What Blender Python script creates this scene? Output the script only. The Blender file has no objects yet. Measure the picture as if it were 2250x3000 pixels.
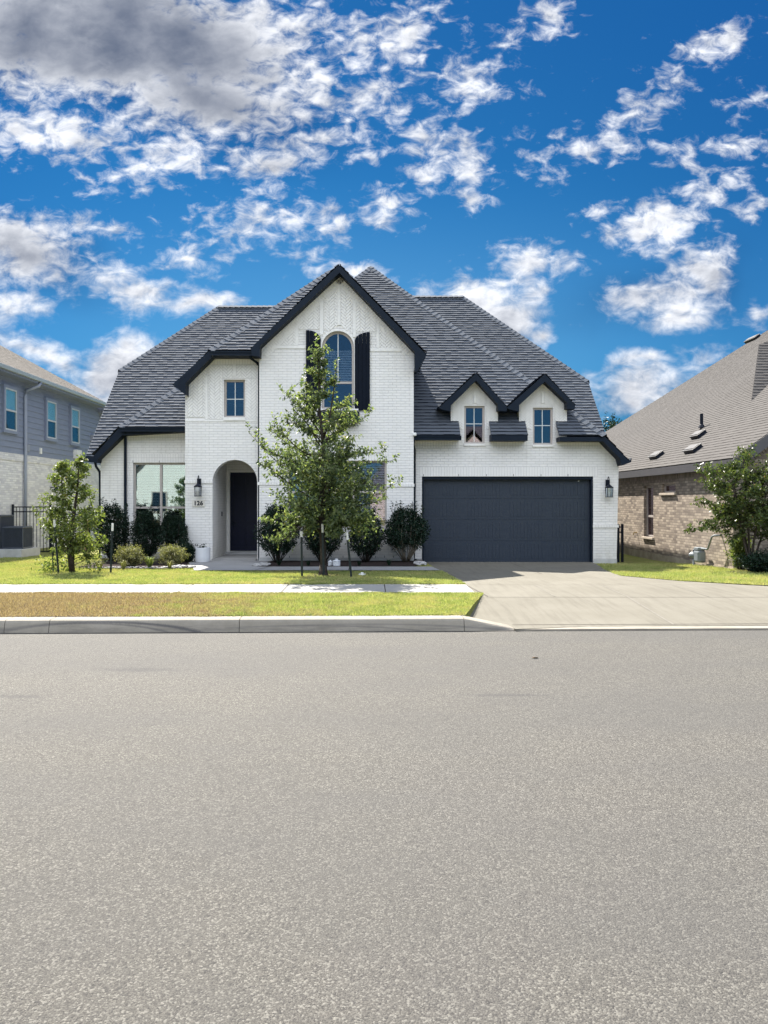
import bpy, math, random
import numpy as np
from mathutils import Vector, Matrix
from mathutils.geometry import tessellate_polygon

# ------------------------------------------------------------------ camera, sky, sun, exposure
S = bpy.context.scene
COL = S.collection
R = math.radians
FPX, CX, CY, EYE = 2200.0, 1085.0, 1470.0, 1.70      # focal length / principal point measured in the photograph, eye height

cam = bpy.data.cameras.new('camera')
cam.sensor_fit = 'VERTICAL'; cam.sensor_height = 36.0; cam.lens = 36.0 * FPX / 3000.0
cam.shift_x = (1125 - CX) / 3000.0; cam.shift_y = -(1500 - CY) / 3000.0
cam.clip_start = 0.05; cam.clip_end = 3000
camo = bpy.data.objects.new('camera', cam); COL.objects.link(camo)
camo.location = (0, 0, EYE); camo.rotation_euler = (R(90), 0, 0)
S.camera = camo

SUN = Vector((-0.32, 0.72, 1.0)).normalized()         # towards the sun: behind the house, a little to the left
SUN_EL = math.asin(SUN.z); SUN_AZ = math.atan2(SUN.x, SUN.y)
sl = bpy.data.lights.new('sun', 'SUN'); sl.energy = 5.0; sl.angle = R(0.5); sl.color = (1.0, 0.94, 0.85)
so = bpy.data.objects.new('sun', sl); COL.objects.link(so)
so.rotation_euler = SUN.to_track_quat('Z', 'Y').to_euler(); so.location = (0, 0, 40)

S.view_settings.view_transform = 'Standard'; S.view_settings.look = 'None'
S.view_settings.gamma = 1.0; S.view_settings.exposure = 1.60

wd = bpy.data.worlds.new('World'); S.world = wd; wd.use_nodes = True
wd.cycles.sampling_method = 'MANUAL'; wd.cycles.sample_map_resolution = 512


class NT:
    """small helper round a node tree"""
    def __init__(s, tree): s.t = tree; s.n = tree.nodes; s.l = tree.links
    def add(s, typ, **kw):
        n = s.n.new(typ)
        for k, v in kw.items(): setattr(n, k, v)
        return n
    def put(s, sock, v):
        if v is None: return
        if isinstance(v, bpy.types.NodeSocket): s.l.new(v, sock)
        else: sock.default_value = v
    def m(s, op, a, b=None, c=None, clamp=False):
        n = s.add('ShaderNodeMath', operation=op, use_clamp=clamp)
        s.put(n.inputs[0], a); s.put(n.inputs[1], b); s.put(n.inputs[2], c)
        return n.outputs[0]
    def vm(s, op, a, b=None):
        n = s.add('ShaderNodeVectorMath', operation=op)
        s.put(n.inputs[0], a); s.put(n.inputs[1], b)
        return n.outputs['Value'] if op in ('LENGTH', 'DOT_PRODUCT', 'DISTANCE') else n.outputs[0]
    def mix(s, f, a, b, blend='MIX'):
        n = s.add('ShaderNodeMix', data_type='RGBA', blend_type=blend)
        s.put(n.inputs[0], f); s.put(n.inputs[6], a); s.put(n.inputs[7], b)
        return n.outputs[2]
    def ss(s, v, a, b, lo=0.0, hi=1.0, typ='SMOOTHSTEP'):
        n = s.add('ShaderNodeMapRange', interpolation_type=typ)
        s.put(n.inputs[0], v); s.put(n.inputs[1], a); s.put(n.inputs[2], b); s.put(n.inputs[3], lo); s.put(n.inputs[4], hi)
        return n.outputs[0]
    def noise(s, vec, scale, detail=4.0, rough=0.55, out=0, dist=0.0):
        n = s.add('ShaderNodeTexNoise')
        s.put(n.inputs['Vector'], vec); s.put(n.inputs['Scale'], scale); s.put(n.inputs['Detail'], detail)
        s.put(n.inputs['Roughness'], rough); s.put(n.inputs['Distortion'], dist)
        return n.outputs[out]
    def xyz(s, x, y, z):
        n = s.add('ShaderNodeCombineXYZ')
        s.put(n.inputs[0], x); s.put(n.inputs[1], y); s.put(n.inputs[2], z)
        return n.outputs[0]
    def sep(s, v):
        n = s.add('ShaderNodeSeparateXYZ'); s.put(n.inputs[0], v)
        return n.outputs[0], n.outputs[1], n.outputs[2]
    def bump(s, h, strength, dist):
        n = s.add('ShaderNodeBump')
        s.put(n.inputs['Strength'], strength); s.put(n.inputs['Distance'], dist); s.put(n.inputs['Height'], h)
        return n.outputs[0]


def dim(t, c, k): return t.mix(1.0, c, (k, k, k, 1), 'MULTIPLY')


def C4(c): return (c[0], c[1], c[2], 1.0)


def build_world():
    t = NT(wd.node_tree); t.n.clear()
    out = t.add('ShaderNodeOutputWorld'); bg = t.add('ShaderNodeBackground')
    t.l.new(bg.outputs[0], out.inputs[0])
    sky = t.add('ShaderNodeTexSky', sky_type='NISHITA', sun_disc=False)
    sky.sun_elevation = SUN_EL; sky.sun_rotation = SUN_AZ
    sky.air_density = 1.0; sky.dust_density = 0.2; sky.ozone_density = 3.0
    g = t.add('ShaderNodeTexCoord').outputs['Generated']
    dx, dy, dz = t.sep(g)
    ay = t.m('MAXIMUM', t.m('ABSOLUTE', dy), 0.12)
    u = t.m('DIVIDE', dx, ay); v = t.m('DIVIDE', dz, ay)
    p = t.xyz(u, v, 0.0)
    # clouds: fractal noise over cloud banks, by direction in the sky
    wn = t.add('ShaderNodeTexNoise'); t.put(wn.inputs['Vector'], p); wn.inputs['Scale'].default_value = 9.0
    wn.inputs['Detail'].default_value = 3.0
    wv = t.vm('SUBTRACT', wn.outputs['Color'], (0.5, 0.5, 0.5))
    wv = t.vm('MULTIPLY', wv, (0.10, 0.07, 0.0))
    pw = t.vm('ADD', p, wv)
    def bank(blobs):
        acc = None
        for (x, y, rx, ry, a, w) in blobs:
            mp = t.add('ShaderNodeMapping', vector_type='TEXTURE')
            t.put(mp.inputs['Vector'], pw)
            mp.inputs['Location'].default_value = ((x - CX) / FPX, (CY - y) / FPX, 0)
            mp.inputs['Rotation'].default_value = (0, 0, R(a))
            mp.inputs['Scale'].default_value = (rx / FPX, ry / FPX, 1)
            e = t.m('MULTIPLY_ADD', t.vm('LENGTH', mp.outputs[0]), -w, w)
            acc = e if acc is None else t.m('MAXIMUM', acc, e)
        return t.m('MAXIMUM', acc, -0.50)
    white = [(250, 110, 640, 270, 0, 1.5), (720, 190, 420, 260, 20, 1.2), (960, 60, 230, 150, 0, 1.0),
             (150, 400, 300, 105, -6, 1.1), (480, 480, 290, 100, 8, 1.0), (830, 450, 260, 80, 8, .9),
             (770, 640, 230, 115, -8, .9), (1060, 480, 110, 60, 0, .8), (1140, 610, 90, 80, 0, .9), (930, 640, 160, 60, 15, .8),
             (1100, 270, 120, 130, 0, .9), (1190, 120, 150, 140, 20, .8), (1400, 240, 200, 100, 10, .95),
             (1500, 120, 170, 85, 32, .95), (1620, 40, 90, 70, 40, .9), (1380, 440, 120, 140, 10, .9), (1240, 400, 140, 90, 15, .85),
             (1220, 530, 90, 60, 25, .8), (1400, 570, 80, 60, 0, .8), (1550, 450, 90, 70, -30, .7),
             (1690, 420, 100, 60, -10, .75), (1830, 430, 110, 60, 10, .8), (1910, 320, 150, 70, 30, .95), (1960, 250, 90, 60, 30, .8),
             (2140, 110, 170, 60, 24, 1.0), (2190, 290, 120, 70, 30, .8), (2170, 410, 170, 70, 18, .95), (2020, 460, 120, 60, 30, .7),
             (1940, 650, 190, 80, 8, 1.0), (2060, 570, 160, 60, 25, .8), (2200, 610, 110, 60, 15, .9), (1750, 590, 90, 35, 20, .7),
             (2070, 790, 120, 90, 40, 1.1), (1880, 890, 250, 85, 0, 1.05), (1980, 950, 140, 40, 12, .8), (1590, 770, 160, 55, -8, .9),
             (1560, 860, 90, 70, 20, .9), (1380, 850, 240, 80, 0, 1.0), (1480, 920, 110, 90, -30, 1.1), (1590, 970, 50, 40, 0, .8), (1030, 780, 110, 45, 0, 1.0),
             (1850, 1150, 170, 110, 0, 1.3), (1870, 1060, 130, 28, 0, .8), (2090, 1040, 120, 60, 25, .85), (2200, 900, 80, 30, 0, .7),
             (90, 710, 230, 130, -25, 1.35), (400, 840, 190, 75, -12, 1.1), (570, 880, 150, 32, -3, .9), (240, 670, 80, 45, 0, .8), (350, 690, 90, 60, 0, .65), (540, 720, 110, 70, 0, .5),
             (370, 1060, 165, 120, 20, 1.5), (110, 1040, 190, 60, -20, 1.1), (250, 1170, 200, 100, -10, 1.3), (60, 900, 120, 60, 0, .6)]
    dark = [(330, 130, 560, 200, -5, 1.0), (560, 260, 420, 150, -18, .5), (100, 740, 190, 95, -25, .34), (380, 1120, 150, 80, 0, .32), (1860, 1190, 130, 70, 0, .28), (1890, 880, 150, 50, 10, .15), (2080, 820, 80, 50, 40, .18),
            (1480, 960, 90, 60, 0, .25)]
    B = bank(white); DK = bank(dark)
    q = t.xyz(u, t.m('MULTIPLY', v, 1.5), 0.0)
    big = t.noise(q, 8.5, 6.0, 0.55, dist=0.1)
    cells = t.noise(q, 36.0, 6.0, 0.60, dist=0.4)
    d = t.m('ADD', t.m('MULTIPLY', B, 0.85), t.m('MULTIPLY_ADD', big, 2.2, -1.12))
    d = t.m('SUBTRACT', d, t.m('MULTIPLY', t.ss(v, 0.30, 0.45, 0.0, 0.13), t.ss(DK, 0.0, -0.25)))
    d = t.m('ADD', d, t.m('MULTIPLY', t.m('SUBTRACT', cells, 0.53), t.ss(v, 0.18, 0.42, 1.1, 2.5)))
    # light comes from the upper left: compare with the cloud a little nearer the sun
    sm = t.noise(q, 11.0, 5.0, 0.52); sm2 = t.noise(t.vm('ADD', q, (-0.008, 0.020, 0)), 11.0, 5.0, 0.52)
    ce2 = t.noise(t.vm('ADD', q, (-0.0035, 0.009, 0)), 36.0, 6.0, 0.60, dist=0.4)
    lit = t.m('ADD', t.m('MULTIPLY', t.m('SUBTRACT', sm, sm2), 1.7), t.m('MULTIPLY', t.m('SUBTRACT', cells, ce2), 0.85))
    # unseen bright cloud bank, added behind the camera to light the shaded facade
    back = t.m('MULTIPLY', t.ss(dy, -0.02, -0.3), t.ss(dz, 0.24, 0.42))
    d = t.m('ADD', d, t.ss(DK, 0.05, 0.6, 0.0, 0.55))
    alpha = t.ss(d, -0.16, 0.86)
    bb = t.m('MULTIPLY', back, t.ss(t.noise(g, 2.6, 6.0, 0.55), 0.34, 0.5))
    thick = t.m('MULTIPLY', t.ss(DK, -0.12, 0.62), t.ss(t.m('ADD', t.m('ADD', B, t.m('MULTIPLY', sm, 1.6)), t.m('MULTIPLY', cells, 0.5)), 0.85, 1.7))
    soft = t.ss(d, 0.55, 1.7, 0.0, 0.20)
    lit = t.m('MULTIPLY', lit, t.m('MULTIPLY_ADD', thick, -0.30, 1.0))
    shade = t.m('ADD', t.m('SUBTRACT', 0.82, soft), lit, clamp=True)
    shade = t.m('MULTIPLY', shade, t.m('MULTIPLY_ADD', t.m('MULTIPLY', thick, t.ss(sm, 0.30, 0.62, 0.62, 1.0)), -0.86, 1.0))
    ccol = t.mix(shade, (0.34, 0.55, 1.05, 1), (6.2, 6.35, 6.7, 1))
    skyc = t.mix(1.0, sky.outputs[0], (0.062, 0.31, 0.475, 1), 'MULTIPLY')
    skyc = t.mix(t.ss(t.m('ABSOLUTE', t.m('ADD', u, 0.03)), 0.15, 0.75, 0.0, 0.35), skyc, (0.06, 0.65, 2.3, 1))
    skyc = t.mix(t.ss(v, 0.36, 0.70, 0.0, 0.32), skyc, (0.04, 0.60, 2.4, 1))
    cen = t.ss(t.m('ABSOLUTE', t.m('ADD', u, 0.05)), 0.62, 0.0)
    skyc = t.mix(t.m('MULTIPLY', t.ss(v, 0.46, 0.12, 0.0, 0.55), t.m('MULTIPLY_ADD', cen, 0.75, 0.25)), skyc, (1.05, 2.75, 4.5, 1))
    skyc = t.mix(t.ss(DK, -0.30, 0.5, 0.0, 0.6), skyc, (0.02, 0.22, 0.95, 1))
    c = t.mix(1.0, t.mix(alpha, skyc, ccol), (0.575, 0.575, 0.575, 1), 'MULTIPLY')
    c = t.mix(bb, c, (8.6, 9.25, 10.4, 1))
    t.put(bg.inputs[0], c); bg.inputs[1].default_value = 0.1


build_world()

# ------------------------------------------------------------------ helpers: points, materials, meshes, things
def X(px, D): return (px - CX) * D / FPX              # photograph column -> metres at distance D
def Z(py, D): return EYE - (py - CY) * D / FPX        # photograph row -> height at distance D
def P(px, py, D): return Vector((X(px, D), D, Z(py, D)))


def gz(x, y):
    """height of the lawn"""
    if y < 13.97: return 0.165
    k = min(max((x - 2.0) / 4.0, 0), 1)
    return 0.165 - (y - 13.97) * (0.019 + 0.014 * k)


def new_mat(name):
    m = bpy.data.materials.new(name); m.use_nodes = True
    t = NT(m.node_tree)
    b = t.n['Principled BSDF']
    return m, t, b


def coord(t, kind='Object'):
    return t.add('ShaderNodeTexCoord').outputs[kind]


def plain(name, c, rough=0.6, var=0.12, scale=6.0, bump=0.0, bscale=80.0, spec=0.4, metal=0.0, c2=None):
    m, t, b = new_mat(name)
    o = coord(t)
    n = t.noise(o, scale, 5.0, 0.6)
    lo = c2 if c2 else tuple(v * (1 - var) for v in c)
    hi = tuple(v * (1 + var) for v in c)
    t.put(b.inputs['Base Color'], t.mix(t.ss(n, 0.32, 0.68), C4(lo), C4(hi)))
    b.inputs['Roughness'].default_value = rough; b.inputs['Metallic'].default_value = metal
    b.inputs['Specular IOR Level'].default_value = spec
    if bump: t.put(b.inputs['Normal'], t.bump(t.noise(o, bscale, 4.0, 0.6), bump, 0.01))
    return m


def brick_mat(name, c1, c2, mortar, bw=0.235, bh=0.075, mo=0.010, dist=0.006, soldier=False, bias=0.0, dirt=0.0, stain=0.0):
    m, t, b = new_mat(name)
    x, y, z = t.sep(coord(t))
    h = t.m('ADD', x, y)
    vec = t.xyz(z, h, 0) if soldier else t.xyz(h, z, 0)
    br = t.add('ShaderNodeTexBrick', offset=0.5, squash=1.0)
    if soldier: br.offset = 0.0
    t.put(br.inputs['Vector'], vec)
    br.inputs['Scale'].default_value = 1.0; br.inputs['Brick Width'].default_value = bw; br.inputs['Row Height'].default_value = bh
    br.inputs['Mortar Size'].default_value = mo * .5; br.inputs['Mortar Smooth'].default_value = 0.25; br.inputs['Bias'].default_value = bias
    br.inputs['Color1'].default_value = C4(c1); br.inputs['Color2'].default_value = C4(c2); br.inputs['Mortar'].default_value = C4(mortar)
    n = t.noise(vec, 2.2, 5.0, 0.6); n2 = t.noise(vec, 55.0, 4.0, 0.7)
    col = t.mix(t.ss(n, 0.3, 0.7, 0.0, 0.10 + dirt), br.outputs['Color'], C4(tuple(v * .72 for v in mortar)))
    col = t.mix(t.ss(n2, 0.35, 0.7, 0.0, 0.12 + dirt), col, C4(tuple(v * .75 for v in c2)))
    if stain:
        gl = t.m('MULTIPLY', t.ss(z, 0.75, -0.05), t.ss(t.noise(t.vm('MULTIPLY', vec, (1.0, .5, 1.0)), 3.5, 5.0, 0.65), 0.32, 0.7))
        dr = t.m('MULTIPLY', t.ss(t.noise(t.vm('MULTIPLY', vec, (5.0, 0.35, 1.0)), 1.6, 4.0, 0.6), 0.52, 0.75), 0.5)
        col = t.mix(t.m('MULTIPLY', t.m('MAXIMUM', gl, dr), stain), col, (0.46, 0.43, 0.38, 1))
    t.put(b.inputs['Base Color'], col)
    b.inputs['Roughness'].default_value = 0.75; b.inputs['Specular IOR Level'].default_value = 0.25
    hgt = t.m('ADD', t.m('MULTIPLY', br.outputs['Fac'], -1.0), t.m('MULTIPLY', n2, 0.35))
    t.put(b.inputs['Normal'], t.bump(hgt, 0.9, dist))
    return m


def shingle_mat(name, a, b_, rough=0.9, edge=(0.010, 0.016, 0.030)):
    m, t, b = new_mat(name)
    at = t.add('ShaderNodeAttribute', attribute_name='tone')
    o = coord(t)
    n = t.noise(o, 60.0, 3.0, 0.7); n2 = t.noise(o, 0.8, 4.0, 0.6)
    f = t.m('ADD', t.m('MULTIPLY', at.outputs['Fac'], 0.7), t.m('MULTIPLY_ADD', n, 0.7, -0.25), clamp=True)
    f = t.m('MULTIPLY_ADD', n2, 0.5, t.m('SUBTRACT', f, 0.25), clamp=True)
    base = t.mix(f, C4(a), C4(b_))
    base = t.mix(t.ss(at.outputs['Fac'], 0.06, 0.02), base, C4(edge))      # shadow under each course, painted into the colour of the shingle edge
    t.put(b.inputs['Base Color'], base)
    b.inputs['Roughness'].default_value = rough; b.inputs['Specular IOR Level'].default_value = 0.15
    t.put(b.inputs['Normal'], t.bump(t.noise(o, 220.0, 2.0, 0.6), 0.35, 0.004))
    return m


def leaf_mat(name, c1, c2, trans=0.4, rough=0.45, c3=None):
    m, t, b = new_mat(name)
    at = t.add('ShaderNodeAttribute', attribute_name='tone')
    col = t.mix(at.outputs['Fac'], C4(c1), C4(c2))
    if c3: col = t.mix(t.ss(at.outputs['Fac'], 0.90, 0.97), col, C4(c3))
    col = dim(t, col, 0.70)
    t.put(b.inputs['Base Color'], col); b.inputs['Roughness'].default_value = rough
    b.inputs['Specular IOR Level'].default_value = 0.18
    tr = t.add('ShaderNodeBsdfTranslucent')
    t.put(tr.inputs['Color'], t.mix(0.75, col, (1.9, 2.0, 0.7, 1), 'MULTIPLY'))
    mx = t.add('ShaderNodeMixShader'); mx.inputs[0].default_value = trans
    t.l.new(b.outputs[0], mx.inputs[1]); t.l.new(tr.outputs[0], mx.inputs[2])
    t.l.new(mx.outputs[0], t.n['Material Output'].inputs[0])
    return m


def glass_mat(name, tint, refl=0.16, gcol=(0.8, 0.9, 1.0), fres=0.7):
    m, t, b = new_mat(name)
    t.n.remove(b)
    tr = t.add('ShaderNodeBsdfTransparent'); tr.inputs[0].default_value = C4(tint)
    gl = t.add('ShaderNodeBsdfGlossy'); gl.inputs['Roughness'].default_value = 0.015; gl.inputs['Color'].default_value = C4(gcol)
    o = coord(t)
    t.put(gl.inputs['Normal'], t.bump(t.noise(o, 1.3, 1.0, 0.4), 0.03, 0.02))
    lw = t.add('ShaderNodeLayerWeight'); lw.inputs['Blend'].default_value = 0.35
    f = t.m('MULTIPLY_ADD', lw.outputs['Fresnel'], fres, refl, clamp=True)
    mx = t.add('ShaderNodeMixShader'); t.put(mx.inputs[0], f)
    t.l.new(tr.outputs[0], mx.inputs[1]); t.l.new(gl.outputs[0], mx.inputs[2])
    t.l.new(mx.outputs[0], t.n['Material Output'].inputs[0])
    return m


class MB:
    """collects faces for one mesh"""
    def __init__(s): s.v = []; s.f = []; s.tone = []
    def poly(s, pts, tone=0.5):
        b = len(s.v); s.v += [tuple(p) for p in pts]; s.f.append(tuple(range(b, b + len(pts)))); s.tone.append(tone); return s
    def box(s, x0, x1, y0, y1, z0, z1):
        b = len(s.v)
        s.v += [(x0, y0, z0), (x1, y0, z0), (x1, y1, z0), (x0, y1, z0), (x0, y0, z1), (x1, y0, z1), (x1, y1, z1), (x0, y1, z1)]
        for f in ((0, 1, 5, 4), (1, 2, 6, 5), (2, 3, 7, 6), (3, 0, 4, 7), (4, 5, 6, 7), (3, 2, 1, 0)):
            s.f.append(tuple(b + i for i in f)); s.tone.append(0.5)
        return s
    def obox(s, c, ax, ay, az):
        """box from a centre and three half axes"""
        c, ax, ay, az = Vector(c), Vector(ax), Vector(ay), Vector(az)
        b = len(s.v)
        for (i, j, k) in ((-1, -1, -1), (1, -1, -1), (1, 1, -1), (-1, 1, -1), (-1, -1, 1), (1, -1, 1), (1, 1, 1), (-1, 1, 1)):
            s.v.append(tuple(c + ax * i + ay * j + az * k))
        for f in ((0, 1, 5, 4), (1, 2, 6, 5), (2, 3, 7, 6), (3, 0, 4, 7), (4, 5, 6, 7), (3, 2, 1, 0)):
            s.f.append(tuple(b + i for i in f)); s.tone.append(0.5)
        return s
    def prism(s, xz, y0, y1, holes=(), back=True):
        """outline in (x, z) seen from the street, from y0 (front) to y1; holes go through"""
        loops = [[Vector((a, 0, c)) for a, c in xz]] + [[Vector((a, 0, c)) for a, c in h] for h in holes]
        flat = [p for l in loops for p in l]
        for y, use in ((y0, True), (y1, back)):
            if not use: continue
            for tri in tessellate_polygon(loops):
                q = [(flat[i].x, y, flat[i].z) for i in tri]
                n = (Vector(q[1]) - Vector(q[0])).cross(Vector(q[2]) - Vector(q[0]))
                if (n.y > 0) == (y == y0): q.reverse()
                s.poly(q)
        for li, l in enumerate(loops):
            k = len(l)
            for i in range(k):
                a, b = l[i], l[(i + 1) % k]
                s.poly([(a.x, y0, a.z), (b.x, y0, b.z), (b.x, y1, b.z), (a.x, y1, a.z)])
        return s
    def tube(s, pts, r, n=8, cap=True):
        pts = [Vector(p) for p in pts]
        rr = r if isinstance(r, (list, tuple)) else [r] * len(pts)
        rings = []; up = Vector((0.13, 0.21, 1)).normalized()
        for i, p in enumerate(pts):
            d = (pts[min(i + 1, len(pts) - 1)] - pts[max(i - 1, 0)])
            d = d.normalized() if d.length > 1e-9 else Vector((0, 0, 1))
            a = d.cross(up)
            if a.length < 0.05: a = d.cross(Vector((1, 0, 0)))
            a.normalize(); b = d.cross(a).normalized()
            base = len(s.v)
            for k in range(n):
                t = 2 * math.pi * k / n
                s.v.append(tuple(p + (a * math.cos(t) + b * math.sin(t)) * rr[i]))
            rings.append(base)
        for i in range(len(rings) - 1):
            for k in range(n):
                s.f.append((rings[i] + k, rings[i] + (k + 1) % n, rings[i + 1] + (k + 1) % n, rings[i + 1] + k)); s.tone.append(0.5)
        if cap:
            s.f.append(tuple(rings[0] + k for k in range(n))[::-1]); s.tone.append(0.5)
            s.f.append(tuple(rings[-1] + k for k in range(n))); s.tone.append(0.5)
        return s
    def lathe(s, c, prof, n=20):
        c = Vector(c); rings = []
        for r, z in prof:
            rings.append(len(s.v))
            for k in range(n):
                t = 2 * math.pi * k / n
                s.v.append((c.x + r * math.cos(t), c.y + r * math.sin(t), c.z + z))
        for i in range(len(rings) - 1):
            for k in range(n):
                s.f.append((rings[i] + k, rings[i] + (k + 1) % n, rings[i + 1] + (k + 1) % n, rings[i + 1] + k)); s.tone.append(0.5)
        s.f.append(tuple(rings[0] + k for k in range(n))[::-1]); s.tone.append(0.5)
        s.f.append(tuple(rings[-1] + k for k in range(n))); s.tone.append(0.5)
        return s
    def build(s, name, mat, parent=None, smooth=False, bevel=0.0):
        off = Vector((0, 0, 0)); p = parent
        while p is not None: off += p.location; p = p.parent
        me = bpy.data.meshes.new(name)
        me.from_pydata([tuple(Vector(v) - off) for v in s.v], [], s.f)
        me.materials.append(mat)
        a = me.attributes.new('tone', 'FLOAT', 'FACE'); a.data.foreach_set('value', s.tone)
        if smooth: me.polygons.foreach_set('use_smooth', [True] * len(me.polygons))
        me.update()
        o = bpy.data.objects.new(name, me); COL.objects.link(o)
        if parent is not None: o.parent = parent
        if bevel:
            md = o.modifiers.new('bevel', 'BEVEL'); md.width = bevel; md.segments = 2; md.limit_method = 'ANGLE'
        return o


def np_mesh(name, verts, faces, tone, mat, parent=None, off=(0, 0, 0)):
    """verts (n,3), faces (m,k) arrays"""
    verts = np.asarray(verts, np.float32) - np.asarray(off, np.float32)
    faces = np.asarray(faces, np.int32); m, k = faces.shape
    me = bpy.data.meshes.new(name)
    me.vertices.add(len(verts)); me.vertices.foreach_set('co', verts.ravel())
    me.loops.add(m * k); me.loops.foreach_set('vertex_index', faces.ravel())
    me.polygons.add(m); me.polygons.foreach_set('loop_start', np.arange(0, m * k, k, dtype=np.int32))
    me.update(calc_edges=True)
    a = me.attributes.new('tone', 'FLOAT', 'FACE'); a.data.foreach_set('value', np.asarray(tone, np.float32))
    me.materials.append(mat); me.validate()
    o = bpy.data.objects.new(name, me); COL.objects.link(o)
    if parent is not None: o.parent = parent
    return o


def tag(o, label, cat, group=None, kind=None):
    if label: o['label'] = label
    if cat: o['category'] = cat
    if group: o['group'] = group
    if kind: o['kind'] = kind
    return o


def thing(name, label, cat, loc, group=None):
    o = bpy.data.objects.new(name, None); COL.objects.link(o)
    o.location = loc; o.empty_display_size = 0.2
    return tag(o, label, cat, group)


def dup(root, loc, rz=0.0, label=None, sc=1.0):
    r = root.copy(); COL.objects.link(r); r.location = loc; r.rotation_euler = (0, 0, rz); r.scale = (sc, sc, sc)
    if label: r['label'] = label
    for ch in list(root.children):
        c = ch.copy(); COL.objects.link(c); c.parent = r
        for g in list(ch.children):
            d = g.copy(); COL.objects.link(d); d.parent = c
    return r


def clip(poly, a, b, c):
    """keep a*x+b*y+c >= 0 of a convex 2-D polygon"""
    out = []
    for i in range(len(poly)):
        p, q = poly[i], poly[(i + 1) % len(poly)]
        dp, dq = a * p[0] + b * p[1] + c, a * q[0] + b * q[1] + c
        if dp >= 0: out.append(p)
        if (dp >= 0) != (dq >= 0):
            t = dp / (dp - dq); out.append((p[0] + (q[0] - p[0]) * t, p[1] + (q[1] - p[1]) * t))
    return out


def shingles(mb, pts, rnd, step=0.140, lift=0.036, wmin=0.16, wmax=0.42, base=True):
    """courses of laminated shingles on a convex roof polygon; courses run level"""
    pts = [Vector(p) for p in pts]
    n = Vector((0, 0, 0))
    for i in range(1, len(pts) - 1): n += (pts[i] - pts[0]).cross(pts[i + 1] - pts[0])
    n.normalize()
    if n.z < 0: n = -n
    u = Vector((0, 0, 1)).cross(n).normalized(); v = n.cross(u).normalized(); o = pts[0]
    q = [((p - o).dot(u), (p - o).dot(v)) for p in pts]
    area = sum(q[i][0] * q[(i + 1) % len(q)][1] - q[(i + 1) % len(q)][0] * q[i][1] for i in range(len(q)))
    if area < 0: q.reverse()
    def w(a, h): return o + u * a[0] + v * a[1] + n * h
    if base: mb.poly([w(a, -0.02) for a in q], 0.1)
    v0 = min(a[1] for a in q); v1 = max(a[1] for a in q)
    k = 0
    while v0 + k * step < v1:
        lo = v0 + k * step; hi = lo + step; k += 1
        strip = clip(clip(q, 0, 1, -lo), 0, -1, hi)
        if len(strip) < 3: continue
        a0 = min(a[0] for a in strip); a1 = max(a[0] for a in strip)
        x = a0 - rnd.uniform(0, wmax); thickt = rnd.random() < .5
        while x < a1:
            wd_ = rnd.uniform(wmin, wmax) * (1.0 if thickt else 0.8); x2 = x + wd_
            tab = clip(clip(strip, 1, 0, -x), -1, 0, x2)
            x = x2; thickt = not thickt
            if len(tab) < 3: continue
            L = lift * (1.0 if thickt else 0.78) * rnd.uniform(.94, 1.06)
            tone = min(1, max(0.1, rnd.gauss(0.53 if thickt else 0.48, 0.06)))
            top = [w(a, 0.004 + (L - 0.004) * (1 - (a[1] - lo) / step)) for a in tab]
            mb.poly(top, tone)
            for i in range(len(tab)):
                a, b = tab[i], tab[(i + 1) % len(tab)]
                if abs(a[1] - lo) < 1e-5 and abs(b[1] - lo) < 1e-5 and abs(a[0] - b[0]) > 1e-4:
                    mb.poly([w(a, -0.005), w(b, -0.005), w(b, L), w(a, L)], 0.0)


def ridge_caps(mb, a, b, rnd, w=0.15, up=(0, 0, 1), drop=0.10, step=0.21):
    """overlapping cap shingles along a hip or ridge from a (low) to b (high)"""
    a, b = Vector(a), Vector(b); d = b - a; L = d.length; d.normalize()
    s = d.cross(Vector((0, 0, 1))).normalized(); un = s.cross(d).normalized()
    if un.z < 0: un = -un
    k = 0
    while k * step < L:
        t0 = k * step - 0.02; t1 = min(t0 + step + 0.05, L + 0.03); k += 1
        c0 = a + d * t0 + un * 0.052; c1 = a + d * t1 + un * 0.028
        l0, l1 = c0 + s * w - un * drop, c1 + s * w - un * drop
        r0, r1 = c0 - s * w - un * drop, c1 - s * w - un * drop
        tn = rnd.uniform(.75, 1.0)  # paler tone paints in the sunlight caught by the caps
        mb.poly([c0, c1, l1, l0], tn); mb.poly([r0, r1, c1, c0], tn)
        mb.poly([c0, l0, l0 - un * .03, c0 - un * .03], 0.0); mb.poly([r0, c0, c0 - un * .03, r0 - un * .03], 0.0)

# ------------------------------------------------------------------ materials
M = {}
M['brick'] = brick_mat('white_painted_brick', (0.80, 0.78, 0.755), (0.76, 0.745, 0.72), (0.635, 0.62, 0.60), dist=0.008, stain=0.45)
M['soldier'] = brick_mat('white_painted_soldier_brick', (0.80, 0.78, 0.755), (0.76, 0.745, 0.72), (0.61, 0.595, 0.575), bw=0.30, bh=0.078, soldier=True, dist=0.006)
M['paint'] = plain('white_masonry_paint', (0.78, 0.765, 0.74), 0.75, 0.04, 9.0, 0.35, 60.0, spec=0.2)
M['mortar'] = plain('painted_mortar', (0.61, 0.597, 0.578), 0.85, 0.05, 9.0, spec=0.1)
M['concrete_base'] = plain('pale_foundation_concrete', (0.46, 0.46, 0.45), 0.85, 0.10, 4.0, 0.3, 40.0, spec=0.2)
M['trim'] = plain('navy_black_trim', (0.006, 0.012, 0.023), 0.55, 0.10, 5.0, spec=0.16)
M['shutter'] = plain('navy_black_shutter', (0.0035, 0.0065, 0.014), 0.6, 0.12, 7.0, spec=0.10)
M['metal_black'] = plain('black_painted_metal', (0.004, 0.007, 0.016), 0.45, 0.1, 9.0, spec=0.2)
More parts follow.
